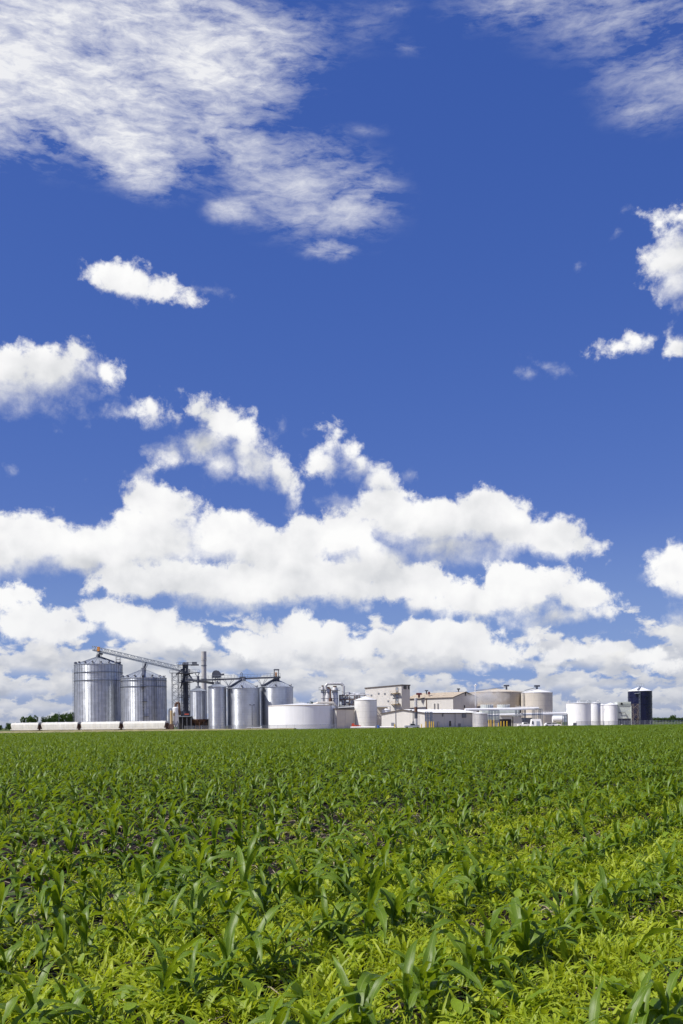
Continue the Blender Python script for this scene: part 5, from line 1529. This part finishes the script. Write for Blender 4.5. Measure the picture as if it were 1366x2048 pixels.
colr = B.mix(B.math('MULTIPLY', B.step(straw.outputs['Distance'], .03, .01), B.step(B.noise(tc, 5, 3), .55, .65, 0, .5)), colr, (.22, .18, .11))
B.put(bs.inputs['Base Color'], colr); bs.inputs['Roughness'].default_value = .95; bs.inputs['Specular IOR Level'].default_value = .15
bp = t_.nodes.new('ShaderNodeBump'); bp.inputs['Strength'].default_value = .9; bp.inputs['Distance'].default_value = .03
B.put(bp.inputs['Height'], B.math('ADD', n2_, B.noise(tc, 11, 4, .6))); t_.links.new(bp.outputs[0], bs.inputs['Normal'])
me.materials.append(ms); me.polygons.foreach_set('use_smooth', [True] * len(Fc))
o = bpy.data.objects.new('field_soil', me); C.objects.link(o); tag(o, 'dark tilled soil of the corn field', 'soil', kind='structure')

# plant positions along the rows
PX = []
q_max = 420
for k in range(-260, 260):
    c0_ = ROWN * (ROW0 + k * SPACING)
    s = np.arange(-420, 520, .25)
    s = s + rng.normal(0, .055, s.shape)
    off = rng.normal(0, .045, s.shape)
    x = c0_.x + ROWDIR.x * s + ROWN.x * off; y = c0_.y + ROWDIR.y * s + ROWN.y * off
    keep = (y > 3.6) & (y < edge_depth(x) - 2) & (np.abs(x) < .40 * y + 5.0 + .02 * y) & (rng.random(s.shape) > .05)
    PX.append(np.stack([x[keep], y[keep]], 1))
PX = np.concatenate(PX)
dist = PX[:, 1]
inview = (np.abs(PX[:, 0]) < .342 * PX[:, 1] + .25) & (PX[:, 1] > 5.6)
order = np.argsort(np.where(inview, dist, 1e9))
near_idx = order[:300]
near = np.zeros(len(PX), bool); near[near_idx] = True
SZ = np.clip(rng.normal(.87, .13, len(PX)), .52, 1.2) * (1 + .10 * field_noise(PX[:, 0], PX[:, 1], .25, 3))
zz_ = soil_z(PX[:, 0], PX[:, 1])
rp = random.Random(99)
for i in near_idx:
    x, y = PX[i]; s0 = float(SZ[i])
    t = thing('corn_plant', 'young green corn plant with broad arching leaves in a weedy row', 'corn plant', (float(x), float(y), float(zz_[i])), 'corn plants in the front rows', rp.uniform(0, 6.28))
    t.scale = (s0, s0, s0 * rp.uniform(.9, 1.1)); t.rotation_euler = (rp.gauss(0, .07), rp.gauss(0, .07), rp.uniform(0, 6.28))
    st_ = bpy.data.objects.new('stalk', STALK_MESH); C.objects.link(st_); st_.parent = t
    for (kind, j, h, a, s) in plant_plan(rp):
        lf = bpy.data.objects.new('leaf', LEAF_MESH[kind][j]); C.objects.link(lf); lf.parent = t
        lf.location = (0, 0, h); lf.rotation_euler = (rp.gauss(0, .06), rp.gauss(0, .06), a); lf.scale = (s, s, s)


def scatter(name, label, cat, pts, rots, scls, idx, meshes):
    """one object whose points each carry a copy of one of the given meshes"""
    coll = bpy.data.collections.new(name + '_kinds')
    for i, me_ in enumerate(meshes): coll.objects.link(bpy.data.objects.new('%s_kind_%02d' % (name, i), me_))
    me_ = bpy.data.meshes.new(name); me_.from_pydata([tuple(p) for p in pts], [], [])
    for nm, ty, arr in (('rot', 'FLOAT_VECTOR', rots), ('scl', 'FLOAT', scls), ('kind_index', 'INT', idx)):
        a = me_.attributes.new(nm, ty, 'POINT')
        a.data.foreach_set('vector' if ty == 'FLOAT_VECTOR' else 'value', np.ascontiguousarray(arr, dtype=np.int32 if ty == 'INT' else np.float32).ravel())
    o = bpy.data.objects.new(name, me_); C.objects.link(o)
    ng = bpy.data.node_groups.new(name + '_scatter', 'GeometryNodeTree')
    ng.interface.new_socket('Geometry', in_out='INPUT', socket_type='NodeSocketGeometry'); ng.interface.new_socket('Geometry', in_out='OUTPUT', socket_type='NodeSocketGeometry')
    N = ng.nodes; L_ = ng.links
    gi, go = N.new('NodeGroupInput'), N.new('NodeGroupOutput')
    ci = N.new('GeometryNodeCollectionInfo'); ci.inputs['Collection'].default_value = coll; ci.inputs['Separate Children'].default_value = True; ci.inputs['Reset Children'].default_value = True
    ip = N.new('GeometryNodeInstanceOnPoints'); ip.inputs['Pick Instance'].default_value = True
    def attr(nm, ty):
        a = N.new('GeometryNodeInputNamedAttribute'); a.data_type = ty; a.inputs['Name'].default_value = nm
        return [x for x in a.outputs if x.name == 'Attribute' and x.enabled][0]
    er = N.new('FunctionNodeEulerToRotation')
    L_.new(attr('rot', 'FLOAT_VECTOR'), er.inputs[0]); L_.new(er.outputs[0], ip.inputs['Rotation'])
    L_.new(attr('scl', 'FLOAT'), ip.inputs['Scale']); L_.new(attr('kind_index', 'INT'), ip.inputs['Instance Index'])
    L_.new(gi.outputs[0], ip.inputs['Points']); L_.new(ci.outputs[0], ip.inputs['Instance']); L_.new(ip.outputs[0], go.inputs[0])
    md = o.modifiers.new('scatter', 'NODES'); md.node_group = ng
    return tag(o, label, cat, kind='stuff')


rest = np.where(~near)[0]
nr_ = len(rest)
pts = np.stack([PX[rest, 0], PX[rest, 1], zz_[rest]], 1)
rots = np.stack([rng.normal(0, .07, nr_), rng.normal(0, .07, nr_), rng.uniform(0, 6.28, nr_)], 1)
scatter('corn_crop', 'dense rows of young corn filling the field back to the plant', 'corn', pts, rots, SZ[rest], rng.integers(0, 12, nr_), [joined_plant(300 + i, 'corn_plant_kind') for i in range(12)])
print('corn plants', len(PX))


# ------------------------------------------------------------------ weeds between the rows
def grass_clump(seed, n, big=1.0):
    r_ = random.Random(seed); parts = []
    for i in range(n):
        L = r_.uniform(.06, .20) * big; W_ = r_.uniform(.011, .025) * big
        vs, fs, uvs = strip(None, L, W_, 4, R(r_.uniform(35, 85)), R(r_.uniform(35, 130)), 1.3, r_.uniform(-1.4, 1.4), 0, seed * 50 + i, .3, .55, .3)
        a = r_.uniform(0, 6.28); c, s = math.cos(a), math.sin(a); ox, oy, oz = r_.gauss(0, .045), r_.gauss(0, .045), r_.uniform(-.01, .035)
        parts.append(([Vector((v.x * c - v.y * s + ox, v.x * s + v.y * c + oy, v.z + oz)) for v in vs], fs, uvs, 0))
    return mesh_from('weed_grass_kind', parts, [M['weed']])


def broad_weed(seed):
    r_ = random.Random(seed); parts = []
    for i in range(r_.randint(6, 10)):
        L = r_.uniform(.07, .13); vs, fs, uvs = strip(None, L, L * .5, 5, R(r_.uniform(20, 65)), R(r_.uniform(20, 80)), 1.2, r_.uniform(-.4, .4), .004, seed * 31 + i, .25, .12, .45)
        a = r_.uniform(0, 6.28); c, s = math.cos(a), math.sin(a); oz = r_.uniform(0, .10)
        parts.append(([Vector((v.x * c - v.y * s + .02 * c, v.x * s + v.y * c + .02 * s, v.z + oz)) for v in vs], fs, uvs, 0))
    return mesh_from('broad_weed_kind', parts, [M['weed2']])


def weed_cover(x, y):
    n = field_noise(x, y, .55, 11) * .5 + field_noise(x, y, 1.6, 12) * .35
    edge = np.interp(x / (y + 1e-6), [-.34, -.1, .08, .2, .34], [9.2, 11.5, 15.5, 21, 30])      # the weedy strip widens towards the unsprayed side
    base = np.interp(y / edge, [0, .8, 1.05, 1.5, 3.0], [.92, .80, .36, .10, .04])
    return np.clip(base + n * np.where(y < edge, .85, .30) - .06, 0, 1.1)


def weed_points(y0, y1, per_m2):
    area = .5 * (y1 ** 2 - y0 ** 2) * .76 + 9 * (y1 - y0)
    n = int(area * per_m2)
    y = np.sqrt(rng.uniform(y0 ** 2, y1 ** 2, n)); x = rng.uniform(-1, 1, n) * (.38 * y + 4.5)
    k = rng.random(n) < weed_cover(x, y)
    return x[k], y[k]


xs, ys = [], []
for (y0, y1, dn) in ((3.6, 9, 84), (9, 15, 72), (15, 26, 38), (26, 48, 16), (48, 80, 6)):
    a, b = weed_points(y0, y1, dn); xs.append(a); ys.append(b)
wx, wy = np.concatenate(xs), np.concatenate(ys); nw = len(wx)
scl = np.clip(rng.normal(.95, .25, nw), .45, 1.7) * np.interp(wy, [8, 30, 80], [1, 1.25, 1.7])
rots = np.stack([rng.normal(0, .15, nw), rng.normal(0, .15, nw), rng.uniform(0, 6.28, nw)], 1)
ki = rng.integers(0, 9, nw)
scatter('weed_grass', 'bright yellow green grassy weeds covering the soil between the corn rows', 'weeds', np.stack([wx, wy, soil_z(wx, wy) - .004], 1), rots, scl, ki, [grass_clump(i + 1, 15, 1.0 if i < 6 else 1.25) for i in range(9)])
pick = rng.random(nw) < .15
bx, by = wx[pick] + rng.normal(0, .1, pick.sum()), wy[pick] + rng.normal(0, .1, pick.sum()); nbw = len(bx)
scatter('broadleaf_weed', 'scattered broad leaved weeds low between the corn rows', 'weeds', np.stack([bx, by, soil_z(bx, by)], 1), np.stack([rng.normal(0, .15, nbw), rng.normal(0, .15, nbw), rng.uniform(0, 6.28, nbw)], 1), np.clip(rng.normal(1, .3, nbw), .5, 1.8), rng.integers(0, 5, nbw), [broad_weed(i + 1) for i in range(5)])

# clods and straw lying on the soil
def clod(seed):
    r_ = random.Random(seed); bm = bmesh.new(); bmesh.ops.create_icosphere(bm, subdivisions=1, radius=.035)
    for v in bm.verts: v.co *= r_.uniform(.65, 1.3); v.co.z *= .7
    me_ = bpy.data.meshes.new('soil_clod_kind'); bm.to_mesh(me_); bm.free(); me_.materials.append(ms); return me_


nc = 15000
cy_ = np.sqrt(rng.uniform(4 ** 2, 34 ** 2, nc)); cx_ = rng.uniform(-1, 1, nc) * (.38 * cy_ + 1)
scatter('soil_clod', 'dark crumbly clods scattered on the tilled soil', 'clods', np.stack([cx_, cy_, soil_z(cx_, cy_)], 1), rng.uniform(0, 6.28, (nc, 3)), np.clip(rng.lognormal(-.35, .55, nc), .25, 2.6), rng.integers(0, 5, nc), [clod(i) for i in range(5)])

def straw(seed):
    r_ = random.Random(seed); mb = MB(); L = r_.uniform(.06, .20); w = r_.uniform(.004, .009)
    mb.bar((-L / 2, 0, .012), (0, r_.uniform(-.012, .012), .03), w, w * .5).bar((0, 0, .03), (L / 2, 0, .010), w, w * .5)
    me_ = bpy.data.meshes.new('straw_kind'); me_.from_pydata(mb.v, [], mb.f); me_.materials.append(M['straw']); return me_


M['straw'] = material('bleached_straw', (.40, .33, .22), .8, 0, .2, 8)
ns_ = 5200
sy_ = np.sqrt(rng.uniform(4 ** 2, 22 ** 2, ns_)); sx_ = rng.uniform(-1, 1, ns_) * (.38 * sy_ + 1)
scatter('straw_litter', 'bleached bits of last year\'s straw lying on the dark soil', 'straw', np.stack([sx_, sy_, soil_z(sx_, sy_) + .01], 1), np.stack([rng.normal(0, .15, ns_), rng.normal(0, .15, ns_), rng.uniform(0, 6.28, ns_)], 1), rng.uniform(.6, 1.4, ns_), rng.integers(0, 5, ns_), [straw(i) for i in range(5)])

# ------------------------------------------------------------------ grass verge between field and yard
def tuft(seed):
    r_ = random.Random(seed); parts = []
    for i in range(14):
        L = r_.uniform(.5, 1.1); vs, fs, uvs = strip(None, L, .10, 3, R(r_.uniform(55, 88)), R(r_.uniform(10, 60)), 1.4, 0, 0, seed * 9 + i, .2, .7, .3)
        a = r_.uniform(0, 6.28); c, s = math.cos(a), math.sin(a); ox, oy = r_.gauss(0, .35), r_.gauss(0, .35)
        parts.append(([Vector((v.x * c - v.y * s + ox, v.x * s + v.y * c + oy, v.z - .03)) for v in vs], fs, uvs, 0))
    return mesh_from('verge_tuft_kind', parts, [M['verge']])


M['verge'] = leaf_mat('dry_verge_grass', (.10, .13, .03), (.24, .22, .09), (.25, .25, .06), .7, None, .2, .3)
nv = 2600
vx = rng.uniform(-150, 150, nv); vy = edge_depth(vx) + rng.uniform(-1, 7, nv) ** 1.0
scatter('verge_grass', 'strip of dry rough grass between the corn and the plant', 'grass', np.stack([vx, vy, np.zeros(nv)], 1), np.stack([np.zeros(nv), np.zeros(nv), rng.uniform(0, 6.28, nv)], 1), rng.uniform(.35, .8, nv), rng.integers(0, 4, nv), [tuft(i) for i in range(4)])

# ------------------------------------------------------------------ trees far behind
def crown_mesh(seed, n=2600, lobes=13):
    r_ = random.Random(seed); V = []; Fc = []
    L = [(Vector((r_.gauss(0, .30), r_.gauss(0, .30), r_.uniform(.16, .74))), r_.uniform(.22, .38)) for _ in range(lobes)]
    for i in range(n):
        c, r0 = r_.choice(L); d_ = Vector((r_.gauss(0, 1), r_.gauss(0, 1), r_.gauss(0, 1))).normalized()
        p = c + d_ * r0 * r_.uniform(.55, 1.05) ** .5
        if p.z < .03: continue
        a = Vector((r_.gauss(0, 1), r_.gauss(0, 1), r_.gauss(0, 1))).normalized(); b = a.cross(Vector((r_.gauss(0, 1), r_.gauss(0, 1), r_.gauss(0, 1)))).normalized(); s = r_.uniform(.03, .065)
        k = len(V); V += [p + a * s, p + b * s * .8, p - a * s, p - b * s * .8]; Fc.append((k, k + 1, k + 2, k + 3))
    xs_ = [v.x for v in V]; ys_ = [v.y for v in V]; zm = max(v.z for v in V)
    cx, cy_m = (min(xs_) + max(xs_)) / 2, (min(ys_) + max(ys_)) / 2; hw = max(max(xs_) - min(xs_), max(ys_) - min(ys_)) / 2
    V = [Vector(((v.x - cx) / hw * .64, (v.y - cy_m) / hw * .64, v.z / zm)) for v in V]
    me_ = bpy.data.meshes.new('tree_crown'); me_.from_pydata([tuple(v) for v in V], [], Fc); me_.materials.append(M['tree'])
    return me_


CROWNS = [crown_mesh(i) for i in range(4)]


def trunk_mesh(seed):
    r_ = random.Random(seed); mb = MB(); mb.tube((0, 0, -.02), (0, 0, .38), .035, .024, 8)
    for i in range(5):
        a = r_.uniform(0, 6.28); mb.tube((0, 0, .22 + .04 * i), (math.cos(a) * .28, math.sin(a) * .28, .55 + .05 * i), .016, .006, 6)
    me_ = bpy.data.meshes.new('tree_trunk'); me_.from_pydata(mb.v, [], mb.f); me_.materials.append(M['bark']); return me_


TRUNK = trunk_mesh(3)


def tree(label, px, top, depth, wpx, seed, group, stretch=1.0):
    p = at(px, 1450, depth); h = at(px, top, depth).z; w = wpx / F * depth
    t = thing('broadleaf_tree', label, 'tree', (p.x, p.y, 0), group, seed * 1.7)
    for nm, me_ in (('trunk', TRUNK), ('crown', CROWNS[seed % 4])):
        o = bpy.data.objects.new(nm, me_); C.objects.link(o); o.parent = t; o.scale = (w / 1.25, w / 1.25, h)
    return t


G = 'trees beyond the siding'
tree('rounded light green tree standing alone behind the hopper car at the open end', 59, 1429.5, 640, 36, 1, G)
for i, (px, tp_, w) in enumerate(((90, 1432, 20), (104, 1427, 26), (120, 1425, 30), (136, 1424, 30), (150, 1423, 28))):
    tree('dark green tree of the clump against the tall ribbed bin', px, tp_, 660 + 12 * (i % 2), w, 2 + i, G)
tree('small dark tree on the skyline past the end of the siding', 19, 1445, 900, 18, 2, G)
tree('tiny dark tree at the picture edge past the siding' if False else 'lone tiny dark tree farthest along the skyline past the siding', 0, 1449, 1000, 10, 3, G)
G2 = 'trees behind the white tank'
for i, (px, tp_) in enumerate(((603, 1406), (616, 1403), (629, 1401), (640, 1402))):
    tree('green tree top showing over the wide white tank', px, tp_, 640, 26, i, G2)
G3 = 'distant trees past the navy silo'
tree('taller dark tree rising from the distant tree line past the navy silo', 1346, 1429, 1100, 12, 1, G3)
for i, px in enumerate((1308, 1318, 1329, 1337, 1355, 1364, 1376, 1390)):
    tree('low hazy tree of the distant tree line past the navy silo', px, 1434 + (i % 3) - .013 * (px - 1308), 1500, 22, i, G3)
